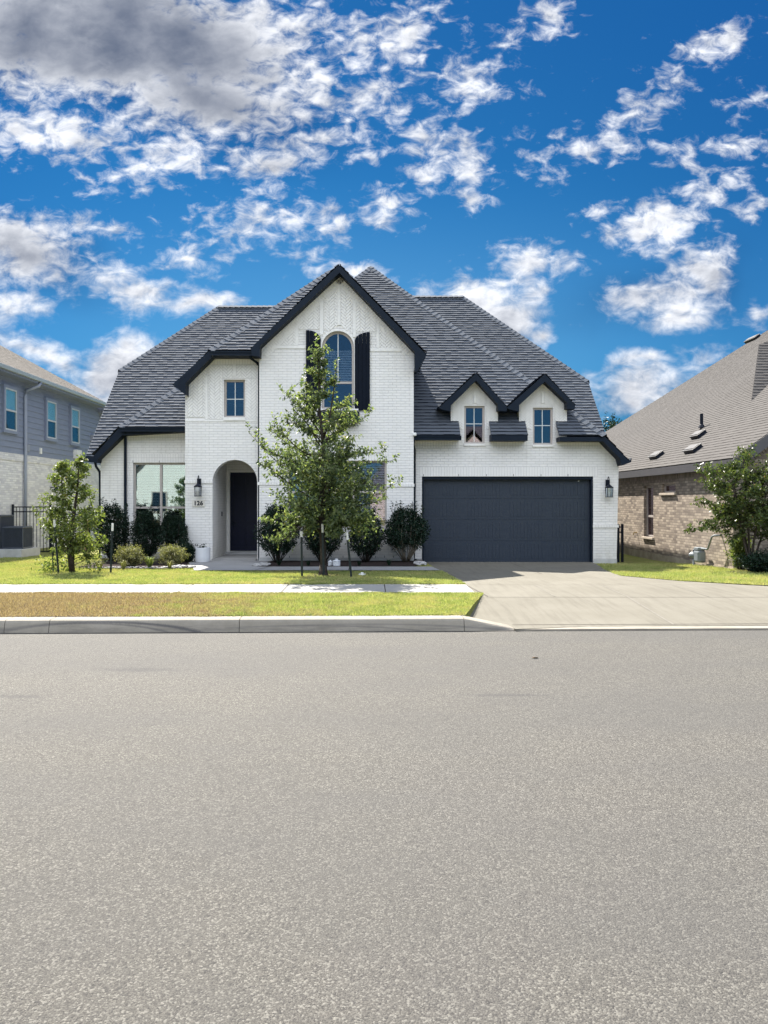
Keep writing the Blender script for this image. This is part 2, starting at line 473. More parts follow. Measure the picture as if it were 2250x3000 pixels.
M['door'] = plain('dark_navy_door', (0.003, 0.005, 0.022), 0.45, 0.1, 6.0, spec=0.25)
M['frame'] = plain('taupe_vinyl_frame', (0.42, 0.38, 0.35), 0.5, 0.04, 6.0)
M['frame_light'] = plain('pale_muntin', (0.62, 0.64, 0.64), 0.5, 0.03, 6.0)
M['blind'] = plain('white_blind', (0.74, 0.76, 0.76), 0.6, 0.03, 6.0)
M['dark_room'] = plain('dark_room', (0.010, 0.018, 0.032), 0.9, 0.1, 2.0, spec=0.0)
M['glass'] = glass_mat('window_glass', (0.74, 0.80, 0.84), 0.13, (0.80, 0.66, 0.72))
M['glass_bright'] = glass_mat('mirror_like_glass', (0.55, 0.66, 0.68), 0.27, (0.72, 0.88, 0.90))
M['glass_dim'] = glass_mat('dim_glass', (0.75, 0.85, 0.88), 0.05, fres=0.12)
M['lamp_glass'] = glass_mat('lamp_glass', (0.85, 0.88, 0.9), 0.06)
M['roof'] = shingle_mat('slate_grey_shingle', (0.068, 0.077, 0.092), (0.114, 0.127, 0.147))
M['roof_dark'] = M['roof']
M['roof_tan'] = shingle_mat('weathered_tan_shingle', (0.070, 0.066, 0.063), (0.118, 0.111, 0.105), edge=(0.045, 0.042, 0.045))
M['roof_brown'] = shingle_mat('brown_shingle', (0.10, 0.09, 0.082), (0.16, 0.147, 0.13), edge=(0.05, 0.046, 0.044))
M['porch'] = plain('porch_concrete', (0.40, 0.40, 0.40), 0.85, 0.08, 3.0, 0.2, 50.0, spec=0.2)
M['white_ceramic'] = plain('white_ceramic', (0.66, 0.67, 0.69), 0.35, 0.03, 5.0)
M['white_plastic'] = plain('white_plastic', (0.72, 0.72, 0.70), 0.5, 0.05, 8.0)

rnd = random.Random(7)

# garage door: dark grey blue, vertical grooves come from the mesh
m, t, b = new_mat('slate_blue_garage_door')
o = coord(t); n = t.noise(t.vm('MULTIPLY', o, (3.0, 1.0, 90.0)), 1.0, 3.0, 0.6)
t.put(b.inputs['Base Color'], t.mix(t.ss(n, .3, .7), (0.018, 0.027, 0.043, 1), (0.025, 0.035, 0.052, 1)))
b.inputs['Roughness'].default_value = 0.5; b.inputs['Specular IOR Level'].default_value = 0.35
t.put(b.inputs['Normal'], t.bump(n, 0.25, 0.004))
M['garage'] = m

# ------------------------------------------------------------------ the white brick house
HOUSE = thing('painted_brick_house', 'two storey white painted brick house with a dark shingle roof and a double garage', 'house', (0, 21.4, 0))
H = HOUSE
DG, DB, DT, DW, DR = 21.40, 20.90, 21.10, 22.15, 23.20     # garage, gable bay, tower, wing, door recess


def xzpoly(px_list, D): return [(X(a, D), Z(b, D)) for a, b in px_list]


def rect(x0, y0, x1, y1, D): return [(X(x0, D), Z(y1, D)), (X(x1, D), Z(y1, D)), (X(x1, D), Z(y0, D)), (X(x0, D), Z(y0, D))]


def arch(cx, top, r, bottom, D, n=20):
    """opening with a half-round top, photograph pixels"""
    out = [(cx - r, bottom), (cx + r, bottom)]
    for i in range(n + 1):
        a = math.pi * i / n; out.append((cx + r * math.cos(a), top + r - r * math.sin(a)))
    return xzpoly(out, D)


def wall(name, outline, holes, D, thick=0.35, mat='brick'):
    return MB().prism(outline, D, D + thick, holes).build(name, M[mat], H)


# walls
GAR_OPEN = (1236, 1396, 1738, 1662)
g = xzpoly([(1205, 1662), (1806, 1662), (1813, 1345), (1766, 1290), (1661, 1290), (1661, 1178), (1597, 1114), (1521, 1178),
            (1521, 1290), (1459, 1290), (1459, 1178), (1395, 1112), (1321, 1178), (1321, 1290), (1205, 1290)], DG)
GW1, GW2 = (1360, 1189, 1420, 1300), (1561, 1194, 1620, 1303)
wall('garage_wall', g, [rect(*GW1, DG), rect(*GW2, DG), [p for p in rect(1236, 1396, 1738, 1661.5, DG)]], DG)
g = xzpoly([(759.5, 1660), (1212, 1660), (1212, 1030), (994.8, 796), (759.5, 1030)], DB)
AW = (990, 970, 47, 1198)
LW = (842, 1350, 1133, 1546)
wall('gable_wall', g, [arch(*AW, DB), rect(*LW, DB)], DB)
g = xzpoly([(542.5, 1660), (775, 1660), (775, 1032), (618, 1032), (542.5, 1108)], DT)
TW = (656, 1112, 718, 1223)
AR = (688, 1347, 65.5, 1659.5)
wall('tower_wall', g, [rect(*TW, DT), arch(*AR, DT)], DT, 0.30)
g = xzpoly([(295, 1660), (560, 1660), (560, 1258), (355, 1258), (295, 1322)], DW)
WW = (390, 1356, 552, 1572)
wall('wing_wall', g, [rect(*WW, DW)], DW)
# side walls that run back (seen only from a step aside) and the back wall
mb = MB()
x0, x1 = X(295, DW), X(1806, DG); XLW, XRW = -7.95, 6.95
MB().prism([(x0, -.3), (x0 + .3, -.3), (x0 + .3, 3.2), (x0, 3.2)], DW + .35, 34).build('side_wall', M['brick'], H)
MB().prism([(x1 - .3, -.3), (x1, -.3), (x1, 3.0), (x1 - .3, 3.0)], DG + .35, 34).build('side_wall', M['brick'], H)
MB().box(x0, x1, 34, 34.3, -.3, 3.0).build('back_wall', M['brick'], H)
for sx, r_, cl_, zc in ((XLW, 28.45, 25.5, 5.7), (XRW, 28.95, 25.2, 5.3)):
    MB().poly([(sx, 22.7, 2.95), (sx, 34.0, 2.95), (sx, 2 * r_ - cl_ - .2, zc), (sx, cl_ + .2, zc)]).poly([(sx + .05, 22.7, 2.95), (sx + .05, 34.0, 2.95), (sx + .05, 2 * r_ - cl_ - .2, zc), (sx + .05, cl_ + .2, zc)]).build('gable_end_wall', M['paint'], H)
mb = MB(); xl = X(542.5, DT)
mb.box(xl, xl + .3, DT + .30, DW, -.2, Z(1110, DT))
mb.build('tower_return_wall', M['brick'], H)
# foundation strips, 12 mm proud, and belt courses
mb = MB()
zt = Z(1634, DB)
mb.box(X(759.5, DB) - .012, X(1212, DB) + .012, DB - .012, DB + .1, -.3, zt)
MB().box(X(1213, DG), X(1235, DG), DG - .012, DG + .2, -.3, Z(1636, DG)).build('foundation', M['concrete_base'], H); MB().box(X(1739, DG), X(1806, DG) + .012, DG - .012, DG + .2, -.3, Z(1638, DG)).build('foundation', M['concrete_base'], H)
mb.build('foundation', M['concrete_base'], H)
MB().box(X(295, DW) - .012, X(542, DW), DW - .012, DW + .1, -.3, .12).build('foundation', M['concrete_base'], H)
mb = MB()
def belt(xa, xb, py, D, h=0.085, pr=0.022): MB().box(X(xa, D) - pr, X(xb, D) + pr, D - pr, D + .05, Z(py, D) - h, Z(py, D)).build('belt_course', M['soldier'], H)
belt(542.5, 621, 1407, DT); belt(756, 842 - 2, 1412, DB); belt(1135, 1211.5, 1417, DB); belt(1739.5, 1809.5, 1537, DG); belt(372, 388, 1521, DW)
# soldier courses above openings and under eaves
mb = MB()
def soldier(xa, xb, ya, yb, D, pr=0.004): MB().box(X(xa, D), X(xb, D), D - pr, D + .02, Z(yb, D), Z(ya, D)).build('soldier_course', M['soldier'], H)
soldier(1226, 1752, 1368, 1395.5, DG); soldier(1214, 1349, 1292, 1312, DG); soldier(1440, 1545, 1294, 1314, DG); soldier(1640, 1764, 1293, 1313, DG)
soldier(384, 541, 1330, 1355, DW); soldier(374, 541, 1266, 1288, DW); soldier(838, 1138, 1326, 1349, DB)
soldier(626, 756, 1045, 1068, DT)

# herringbone panels: bricks a few millimetres proud, clipped to each panel
def herring(region, D, L=3, w=0.066, gap=0.013, hole=None, pr=0.014, name='herringbone_panel'):
    """region: convex polygon in (x, z)"""
    xs = [p[0] for p in region]; zs = [p[1] for p in region]; cx, cz = sum(xs) / len(xs), sum(zs) / len(zs)
    area = sum(region[i][0] * region[(i + 1) % len(region)][1] - region[(i + 1) % len(region)][0] * region[i][1] for i in range(len(region)))
    reg = region if area > 0 else region[::-1]
    rad = max(math.hypot(p[0] - cx, p[1] - cz) for p in region); N = int(rad / w) + 4
    mb = MB(); c45 = math.sqrt(.5)
    panels.append((reg, D))
    for i in range(-N, N):
        for j in range(-N, N):
            k = (i - j) % (2 * L)
            if k == 0: r = (i * w, j * w, (i + L) * w, (j + 1) * w)
            elif k == 2 * L - 1: r = (i * w, j * w, (i + 1) * w, (j + L) * w)
            else: continue
            a0, b0, a1, b1 = r[0] + gap / 2, r[1] + gap / 2, r[2] - gap / 2, r[3] - gap / 2
            q = [(cx + (a - b) * c45, cz + (a + b) * c45) for a, b in ((a0, b0), (a1, b0), (a1, b1), (a0, b1))]
            if hole and hole(sum(p[0] for p in q) / 4, sum(p[1] for p in q) / 4): continue
            for e in range(len(reg)):
                p0, p1 = reg[e], reg[(e + 1) % len(reg)]
                A, Bc = -(p1[1] - p0[1]), (p1[0] - p0[0])
                q = clip(q, A, Bc, -(A * p0[0] + Bc * p0[1]))
                if len(q) < 3: break
            if len(q) >= 3: mb.prism(q, D - pr * rnd.uniform(.8, 1.1), D + .004, back=False)
    return mb


def pxr(l, D): return xzpoly(l, D)

mb = MB()
hp = []; panels = []
def arch_hole(x, z):
    c = (X(990, DB), Z(1017, DB)); return math.hypot(x - c[0], z - c[1]) < .56 or (abs(x - c[0]) < .95 and z < Z(1010, DB))
hp.append(herring(pxr([(871, 1011), (798, 1011), (871, 940)], DB), DB))
hp.append(herring(pxr([(875, 965), (875, 936), (936, 876), (936, 965)], DB), DB))
hp.append(herring(pxr([(948, 975), (948, 868), (988, 830), (988, 965)], DB), DB, hole=arch_hole))
hp.append(herring(pxr([(999, 965), (999, 830), (1033, 865), (1033, 985)], DB), DB, hole=arch_hole))
hp.append(herring(pxr([(1043, 972), (1043, 880), (1102, 938), (1102, 972)], DB), DB))
hp.append(herring(pxr([(1112, 1020), (1112, 950), (1176, 1020)], DB), DB))
hp.append(herring(pxr([(606, 1222), (548, 1222), (548, 1130), (603, 1075), (606, 1075)], DT), DT))
hp.append(herring(pxr([(612, 1228), (612, 1072), (652, 1072), (652, 1228)], DT), DT))
hp.append(herring(pxr([(654, 1108), (654, 1070), (683, 1070), (683, 1108)], DT), DT))
hp.append(herring(pxr([(693, 1108), (693, 1070), (756, 1070), (756, 1108)], DT), DT))
hp.append(herring(pxr([(722, 1228), (722, 1110), (756, 1110), (756, 1228)], DT), DT))
for (l, c, r, w0, w1) in ((1323, 1391, 1457, 1358, 1422), (1523, 1590, 1659, 1559, 1622)):
    hp.append(herring(pxr([(w0 - 2, 1260), (l + 3, 1245), (l, 1165), (w0 - 2, 1140)], DG), DG, w=.058))
    hp.append(herring(pxr([(w1 + 2, 1140), (r, 1165), (r - 3, 1245), (w1 + 2, 1260)], DG), DG, w=.058))
    hp.append(herring(pxr([(w0, 1184), (w0, 1152), (c - 5, 1122), (c - 5, 1184)], DG), DG, w=.058))
    hp.append(herring(pxr([(c + 5, 1184), (c + 5, 1122), (w1, 1152), (w1, 1184)], DG), DG, w=.058))
for q in hp: q.build('herringbone_panel', M['paint'], H)
# recessed mortar behind each panel
for reg, D in panels:
    if all(not arch_hole(*p) or D != DB for p in reg): MB().prism(reg, D - .003, D + .004, back=False).build('panel_mortar', M['mortar'], H)
# raised brick strips between the panels
mb = MB()
def strip(xa, xb, ya, yb, D, pr=0.020): MB().box(X(xa, D), X(xb, D), D - pr, D + .01, Z(yb, D), Z(ya, D)).build('raised_brick_strip', M['paint'], H)
strip(988.5, 998, 834, 953, DB); strip(937, 947, 881, 981, DB); strip(1034, 1042.5, 881, 988, DB); strip(866, 874, 951, 1012, DB); strip(1103, 1111.5, 951, 1019, DB)
strip(797, 896, 1012.5, 1021, DB, .016); strip(1084, 1178, 1020, 1029, DB, .016)
strip(602, 609, 1100, 1229, DT); strip(683, 692, 1068, 1101, DT); strip(543, 758, 1229.5, 1235, DT, .014)
for c in (1391.5, 1590): strip(c - 4, c + 4, 1150, 1181, DG)
# brick band that follows the gable rake
for (xa, ya, xb, yb, D) in ((766, 1030, 992, 803, DB), (998, 803, 1208, 1028, DB)):
    a = Vector((X(xa, D), 0, Z(ya, D))); b = Vector((X(xb, D), 0, Z(yb, D))); d = (b - a); L = d.length; d.normalize(); nn = Vector((-d.z, 0, d.x))
    if nn.z > 0: nn = -nn
    k = 0.0; mb = MB()
    while k < L - .06:
        c = a + d * (k + .033) + nn * .13
        mb.obox((c.x, D - .002, c.z), d * .0285, (0, .008, 0), nn * .105); k += .072
    mb.build('rake_brick_band', M['paint'], H)
# corbelled brick feet beside the dormers
mb = MB()
for (xa, xb) in ((1322, 1337), (1442, 1458), (1521.5, 1536), (1643, 1659)):
    mb = MB(); mb.box(X(xa, DG), X(xb, DG), DG - .10, DG + .02, Z(1262, DG), Z(1244, DG)); mb.box(X(xa, DG) - .02, X(xb, DG) + .02, DG - .13, DG + .02, Z(1262, DG), Z(1256, DG)); mb.build('corbel', M['paint'], H)
mb = MB()
for s in range(5):
    mb.box(X(1212, DB) - .02, X(1212, DB) + .012 * (5 - s), DB + .004, DB + .3, Z(1042 + s * 11, DB), Z(1031 + s * 11, DB))
mb.build('corbel', M['paint'], H)

# ------------------------------------------------------------------ windows
def window(outline, D, rec=0.09, fw=0.055, cols=(), rows=(), rail=None, blind=None, name='window', label=None, inner=None, mun=0.022, sill=None, mull=(), gl='glass'):
    """window (the frame mesh) > pane, muntin, blind, sill"""
    xs = [p[0] for p in outline]; zs = [p[1] for p in outline]
    cx, cz = (min(xs) + max(xs)) / 2, (min(zs) + max(zs)) / 2
    hx, hz = (max(xs) - min(xs)) / 2, (max(zs) - min(zs)) / 2
    ins = [(cx + (x - cx) * (hx - fw) / hx, cz + (z - cz) * (hz - fw) / hz) for x, z in outline]
    fr = MB().prism([(cx + (x - cx) * (hx + .004) / hx, cz + (z - cz) * (hz + .004) / hz) for x, z in outline], D + rec, D + rec + .07, [ins])
    yb = D + rec
    for x in mull: fr.box(x - .035, x + .035, yb - .004, yb + .07, cz - hz + .02, cz + hz - .02)
    if rail is not None: fr.box(cx - hx + .02, cx + hx - .02, yb - .003, yb + .07, rail - .03, rail + .03)
    w = fr.build(name, M['frame'], H)
    if label: w['label'] = label
    MB().prism([(cx + (x - cx) * (hx - fw + .01) / hx, cz + (z - cz) * (hz - fw + .01) / hz) for x, z in outline], yb + .030, yb + .036).build('pane', M[gl], w)
    if cols or rows:
        mb = MB()
        for x, za, zb in cols: mb.box(x - mun / 2, x + mun / 2, yb + .018, yb + .034, za, zb)
        for z in rows: mb.box(cx - hx + fw, cx + hx - fw, yb + .016, yb + .033, z - mun / 2, z + mun / 2)
        mb.build('muntin', M['frame_light'], w)
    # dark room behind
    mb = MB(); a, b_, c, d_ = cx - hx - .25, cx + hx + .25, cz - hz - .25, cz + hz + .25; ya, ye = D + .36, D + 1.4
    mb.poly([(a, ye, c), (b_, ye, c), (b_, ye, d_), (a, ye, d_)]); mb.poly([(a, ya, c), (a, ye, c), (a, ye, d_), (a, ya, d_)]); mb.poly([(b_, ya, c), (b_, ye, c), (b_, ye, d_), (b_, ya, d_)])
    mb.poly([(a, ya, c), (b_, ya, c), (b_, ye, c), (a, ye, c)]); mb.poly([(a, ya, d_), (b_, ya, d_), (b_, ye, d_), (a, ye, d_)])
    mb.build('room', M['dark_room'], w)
    if blind:
        mb = MB()
        for (za, zb, tilt) in blind:
            z = zb
            while z > za:
                dz = .020 * tilt
                mb.poly([(cx - hx + fw, yb + .085 - .012, z - dz), (cx + hx - fw, yb + .085 - .012, z - dz), (cx + hx - fw, yb + .085 + .014, z + dz), (cx - hx + fw, yb + .085 + .014, z + dz)], .5); z -= .048
        mb.build('blind', M['blind'], w)
    if sill:
        MB().box(cx - hx - .01, cx + hx + .01, D - .035, D + rec, cz - hz - sill, cz - hz + .004).build('sill', M['paint'], w)
    return w


def mids(r, D): return X((r[0] + r[2]) / 2, D), Z((r[1] + r[3]) / 2, D)

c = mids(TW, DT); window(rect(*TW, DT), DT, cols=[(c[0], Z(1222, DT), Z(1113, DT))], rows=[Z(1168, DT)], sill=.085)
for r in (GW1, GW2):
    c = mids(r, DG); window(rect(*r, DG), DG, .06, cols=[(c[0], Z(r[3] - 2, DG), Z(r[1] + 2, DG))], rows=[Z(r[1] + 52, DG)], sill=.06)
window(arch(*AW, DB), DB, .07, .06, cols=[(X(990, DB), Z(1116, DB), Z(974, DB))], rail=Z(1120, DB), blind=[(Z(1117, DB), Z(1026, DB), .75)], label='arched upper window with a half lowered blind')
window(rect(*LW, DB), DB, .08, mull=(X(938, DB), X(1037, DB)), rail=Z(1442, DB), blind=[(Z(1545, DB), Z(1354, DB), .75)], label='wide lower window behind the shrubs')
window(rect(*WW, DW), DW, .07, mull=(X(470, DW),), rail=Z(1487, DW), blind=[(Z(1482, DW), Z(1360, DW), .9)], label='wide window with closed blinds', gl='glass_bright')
# light surround of the arched window
c = arch(*AW, DB); MB().prism(arch(990, 970 - 5, 52, 1198, DB), DB - .018, DB + .03, [arch(990, 970, 47, 1198, DB)]).build('arch_surround', M['paint'], H)

# shutters, their planks modelled
def shutter(xa, xb, top_out, top_in, bot, outer_left):
    mb = MB(); n = 4
    for i in range(n):
        a = xa + (xb - xa) * i / n; b_ = xa + (xb - xa) * (i + 1) / n; g_ = .45
        def top(x):
            f = (x - xa) / (xb - xa)
            if not outer_left: f = 1 - f
            return top_out + (top_in - top_out) * (1 - math.sqrt(max(0, 1 - f ** 2.2)))
        pts = [(a + g_, bot), (b_ - g_, bot)] + [(b_ - g_ + (a - b_ + 2 * g_) * k / 4, top(b_ - g_ + (a - b_ + 2 * g_) * k / 4)) for k in range(5)]
        mb.prism(xzpoly(pts, DB - .05), DB - .052, DB - .012)
    mb.prism(xzpoly([(xa + 1, bot - 1), (xb - 1, bot - 1), (xb - 1, max(top_in, top_out) + 6), (xa + 1, max(top_in, top_out) + 6)], DB - .03), DB - .030, DB - .004)
    return mb.build('shutter', M['shutter'], H)
shutter(896, 940, 967, 997, 1198, True); shutter(1039, 1084, 973, 1000, 1202, False)
# ledge box with brackets under the arched window
mb = MB(); Dq = DB - .3
mb.prism(xzpoly([(929, 1206), (1053, 1206), (1053, 1234), (929, 1234)], Dq), DB - .30, DB - .002)
for a in (945, 1022): mb.prism(xzpoly([(a, 1234), (a + 16, 1234), (a + 16, 1246), (a + 4, 1246)], Dq), DB - .24, DB - .002)
mb.build('window_ledge', M['trim'], H, bevel=.008)
MB().box(X(930, DB), X(1050, DB), DB - .06, DB + .05, Z(1203, DB), Z(1198, DB)).build('stone_sill', M['paint'], H)

# ------------------------------------------------------------------ entry porch
mb = MB(); xa, xb = X(622, DT), X(775, DT)
mb.box(xa - .25, xa, DT + .30, DR + .2, -.1, 3.6); mb.box(X(753.5, DT) + .008, xb + .2, DT + .30, DR + .2, -.1, 3.6)
mb.prism([(xa, -.1), (xb, -.1), (xb, 3.6), (xa, 3.6)], DR, DR + .2, [[(X(667, DR), .10), (X(776, DR), .10), (X(776, DR), Z(1379, DR)), (X(667, DR), Z(1379, DR))]])
mb.build('porch_wall', M['brick'], H)
MB().box(xa - .2, xb, DT + .3, DR + .1, 3.6, 3.7).build('porch_ceiling', M['paint'], H)
mb = MB(); fx0, fx1, fz = X(664, DR), X(778, DR), Z(1378, DR)
mb.box(fx0, fx0 + .10, DR - .02, DR + .12, .14, fz); mb.box(fx1 - .10, fx1, DR - .02, DR + .12, .14, fz); mb.box(fx0 + .1, fx1 - .1, DR - .02, DR + .12, fz - .06, fz)
mb.build('door_frame', M['paint'], H)
mb = MB(); dx0, dx1, dz0, dz1 = fx0 + .10, fx1 - .10, .18, fz - .06
mb.box(dx0, dx1, DR + .06, DR + .10, dz0, dz1)
for (za, zb) in ((.30, .95), (1.10, 2.50)):
    for (a, b_) in ((.10, .47), (.53, .90)):
        A, B_ = dx0 + (dx1 - dx0) * a, dx0 + (dx1 - dx0) * b_
        mb.box(A, B_, DR + .052, DR + .07, za, min(zb, dz1 - .1))
dr = mb.build('front_door', M['door'], H, bevel=.006)
MB().tube([(dx0 + .07, DR + .06, 1.05), (dx0 + .07, DR + .0, 1.05), (dx0 + .19, DR + .0, 1.05)], .014).obox((dx0 + .07, DR + .05, 1.05), (.03, 0, 0), (0, .012, 0), (0, 0, .09)).build('handle', M['metal_black'], dr)
mb = MB()
mb.box(fx0 - .1, fx1 + .1, DR - .30, DR + .02, .06, .155)
mb.box(fx0 - .1, fx1 + .1, DR + .021, DR + .6, .0, .178)
mb.build('threshold_step', M['porch'], H, bevel=.01)
Dn = DT + 1.3
MB().box(X(621, DT) + .001, X(621, DT) + .03, Dn, Dn + .05, Z(1512, Dn), Z(1499, Dn)).build('doorbell', M['metal_black'], H)

# ------------------------------------------------------------------ garage door
mb = MB(); gx0, gx1, gz0, gz1 = X(1236, DG), X(1738, DG), -.03, Z(1398, DG); Dd = DG + .16
rows = 4; rh = (gz1 - gz0) / rows; cols_ = 4; cw = (gx1 - gx0) / cols_
mb.box(gx0, gx1, Dd + .03, Dd + .06, gz0, gz1)
for r in range(rows):
    za, zb = gz0 + r * rh + .0035, gz0 + (r + 1) * rh - .0035
    mb.box(gx0, gx1, Dd + .012, Dd + .035, za, zb)
    for c in range(cols_):
        a = gx0 + c * cw + .10; b_ = gx0 + (c + 1) * cw - .10; nb = 10
        for k in range(nb):
            p, q = a + (b_ - a) * k / nb + .004, a + (b_ - a) * (k + 1) / nb - .004
            mb.box(p, q, Dd + .006, Dd + .02, za + .09, zb - .09)
gd = mb.build('garage_door', M['garage'], H)
mb = MB()
mb.box(gx0 - .002, gx0 + .055, DG + .03, Dd + .05, gz0, gz1 + .02); mb.box(gx1 - .055, gx1 + .002, DG + .03, Dd + .05, gz0, gz1 + .02); mb.box(gx0 + .055, gx1 - .055, DG + .03, Dd + .05, gz1 - .06, gz1 + .02)
mb.build('garage_door_frame', M['trim'], H)
MB().box(X(1693, Dd), X(1697, Dd), Dd - .004, Dd + .01, Z(1411, Dd), Z(1408.5, Dd)).build('door_sticker', M['white_plastic'], gd)
# small weep vents above the openings
def weep(px, D, ya, yb, pr): MB().box(X(px, D) - .006, X(px, D) + .006, D - pr, D + .01, Z(yb, D), Z(ya, D)).build('weep_vent', M['trim'], H)
for px in (1241, 1344, 1425, 1504.5, 1585, 1664): weep(px, DG, 1389, 1395, .006)
for px in (389.5, 466.5): weep(px, DW, 1349, 1355, .006)
for px in (848, 890, 950, 1005, 1065, 1100, 1127, 1153): weep(px, DB, 1628, 1634, .016)

# ------------------------------------------------------------------ roofs
RM = 1.03
rf = MB()
def main_plane(D): return 3.79 + RM * (D - 23.3)
# main side-gabled roof with clipped ends
XL, XR = -8.56, 7.30; E0 = 22.55
rl = 28.45; rr = 28.95
clipL, clipR = 25.62, 25.20
def mp(x, D): return (x, D, main_plane(D))
tL = rl - clipL; tR = rr - clipR
left = [mp(XL, E0), mp(0.0, E0), mp(0.0, rl), mp(XL + tL, rl), mp(XL, clipL)]
right = [mp(0.0, E0), mp(XR, E0), mp(XR, clipR), mp(XR - tR, rr), mp(0.0, rr)]
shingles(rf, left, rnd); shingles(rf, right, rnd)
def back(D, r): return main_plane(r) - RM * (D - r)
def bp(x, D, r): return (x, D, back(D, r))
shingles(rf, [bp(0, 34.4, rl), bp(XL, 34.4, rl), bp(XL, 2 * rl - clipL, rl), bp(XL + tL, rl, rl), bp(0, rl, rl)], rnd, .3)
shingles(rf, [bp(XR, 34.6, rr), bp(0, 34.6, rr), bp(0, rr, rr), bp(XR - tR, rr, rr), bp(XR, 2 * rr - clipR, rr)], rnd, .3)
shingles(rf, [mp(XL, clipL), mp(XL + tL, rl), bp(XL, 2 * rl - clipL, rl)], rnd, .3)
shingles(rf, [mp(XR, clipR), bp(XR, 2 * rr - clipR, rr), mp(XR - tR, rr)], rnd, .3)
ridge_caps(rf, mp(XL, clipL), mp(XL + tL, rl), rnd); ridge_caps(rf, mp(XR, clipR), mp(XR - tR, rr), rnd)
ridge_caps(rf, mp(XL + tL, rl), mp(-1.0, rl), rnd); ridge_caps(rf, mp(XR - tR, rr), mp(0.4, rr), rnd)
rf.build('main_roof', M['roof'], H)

# hip over the garage: its left corner is hidden behind the gable bay
hf = MB()
EX, ED, EZ_ = X(1773, 21.0), 21.0, Z(1275, 21.0)
ADp = 27.55; AZ = EZ_ + RM * (ADp - ED); AX = EX - (ADp - ED)
def hp_(x, D): return (x, D, EZ_ + RM * (D - ED))
DQ = 21.90
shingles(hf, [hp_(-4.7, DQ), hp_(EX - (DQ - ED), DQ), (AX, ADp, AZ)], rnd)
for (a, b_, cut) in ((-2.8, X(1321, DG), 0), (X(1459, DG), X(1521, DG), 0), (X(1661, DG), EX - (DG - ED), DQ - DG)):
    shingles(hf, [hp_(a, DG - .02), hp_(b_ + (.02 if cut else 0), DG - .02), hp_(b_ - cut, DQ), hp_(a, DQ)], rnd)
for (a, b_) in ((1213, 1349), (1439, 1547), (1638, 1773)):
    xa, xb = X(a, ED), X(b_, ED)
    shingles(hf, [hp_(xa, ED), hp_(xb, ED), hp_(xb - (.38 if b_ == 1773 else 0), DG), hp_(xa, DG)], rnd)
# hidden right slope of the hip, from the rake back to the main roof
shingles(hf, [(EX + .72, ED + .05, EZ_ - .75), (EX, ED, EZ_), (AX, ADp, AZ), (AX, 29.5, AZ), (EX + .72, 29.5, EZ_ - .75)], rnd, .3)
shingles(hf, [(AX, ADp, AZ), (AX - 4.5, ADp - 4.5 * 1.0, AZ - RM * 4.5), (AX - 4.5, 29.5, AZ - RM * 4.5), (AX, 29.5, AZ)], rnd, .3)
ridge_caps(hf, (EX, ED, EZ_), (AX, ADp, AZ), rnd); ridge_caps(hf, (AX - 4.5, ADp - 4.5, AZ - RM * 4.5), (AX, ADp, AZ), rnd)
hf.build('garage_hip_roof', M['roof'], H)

# tower roof: clipped front gable
tf = MB()
TX, TD, TZ = X(614, 20.72), 20.72, Z(1026, 20.72)
def tp(t): return (TX + t, TD + t, TZ + 1.0 * t)
TE = 3.15
shingles(tf, [(TX, TD, TZ), (-3.12, TD, TZ), (-2.55, TD + .6, TZ + .6), tp(.6)], rnd)
shingles(tf, [tp(.6), (TX + TE, TD + .6, TZ + .6), tp(TE)], rnd)
shingles(tf, [(TX, TD, TZ), tp(TE), (TX + TE, 29, TZ + TE), (X(505, TD), 29, Z(1128, TD)), (X(505, TD), TD, Z(1128, TD))], rnd, .3)
ridge_caps(tf, (TX, TD, TZ), tp(TE), rnd)
tf.build('tower_roof', M['roof'], H)

# wing roof
wf = MB()
WX, WD_, WZ = X(349, 21.8), 21.8, Z(1251, 21.8)
WE = 2.6
def wp(t): return (WX + t, WD_ + t, WZ + 1.0 * t)
shingles(wf, [(WX, WD_, WZ), (X(548, WD_), WD_, WZ), (WX + WE, WD_ + WE, WZ + WE)], rnd)
shingles(wf, [(WX, WD_, WZ), wp(WE), (WX + WE, 27, WZ + WE), (X(270, WD_), 27, Z(1333, WD_)), (X(270, WD_), WD_, Z(1333, WD_))], rnd, .3)
ridge_caps(wf, (WX, WD_, WZ), wp(WE), rnd)
wf.build('wing_roof', M['roof'], H)

# main gable roof
gf = MB()
GDf = 20.55
GP = P(993, 773, GDf); GL = P(735, 1022, GDf); GR = P(1248, 1033, GDf)
for (e, s_) in ((GL, -1), (GR, 1)):
    D2 = 26.0
    shingles(gf, [e, GP, (GP.x, D2, GP.z), (e.x, D2, e.z)], rnd, .16)
gf.build('gable_roof', M['roof'], H)

# rakes, fascias, gutters (dark)
def fascia(name, px, D, y1, bevel=.006): return MB().prism(xzpoly(px, D), D, y1).build(name, M['trim'], H, bevel=0)
fascia('gable_rake', [(993, 776), (1245, 1035), (1251, 1033), (1247, 1046), (1222, 1087), (1216, 1087), (1215.5, 1030), (994.5, 799), (761.5, 1014), (760.5, 1045), (737, 1041), (735.5, 1020)], GDf, DB - .001)
fascia('tower_rake', [(505, 1126.5), (612, 1029), (760, 1029), (760, 1044), (622, 1044), (544, 1122), (543.6, 1157)], 20.72, DT - .001)
fascia('wing_rake', [(249, 1335), (274, 1336), (348, 1254), (548, 1254), (548, 1265), (358, 1275), (286, 1345), (284, 1356), (249, 1352)], 21.8, DW - .001)
fascia('garage_rake', [(1639, 1280), (1773, 1280), (1844, 1351), (1851, 1341), (1849, 1354), (1841, 1357), (1822, 1364), (1816.5, 1343), (1767, 1292.5), (1640, 1292.5)], 21.0, DG - .001)
fascia('eave_fascia', [(1440, 1272), (1546, 1272), (1546, 1291), (1440, 1291)], 21.0, DG - .001)
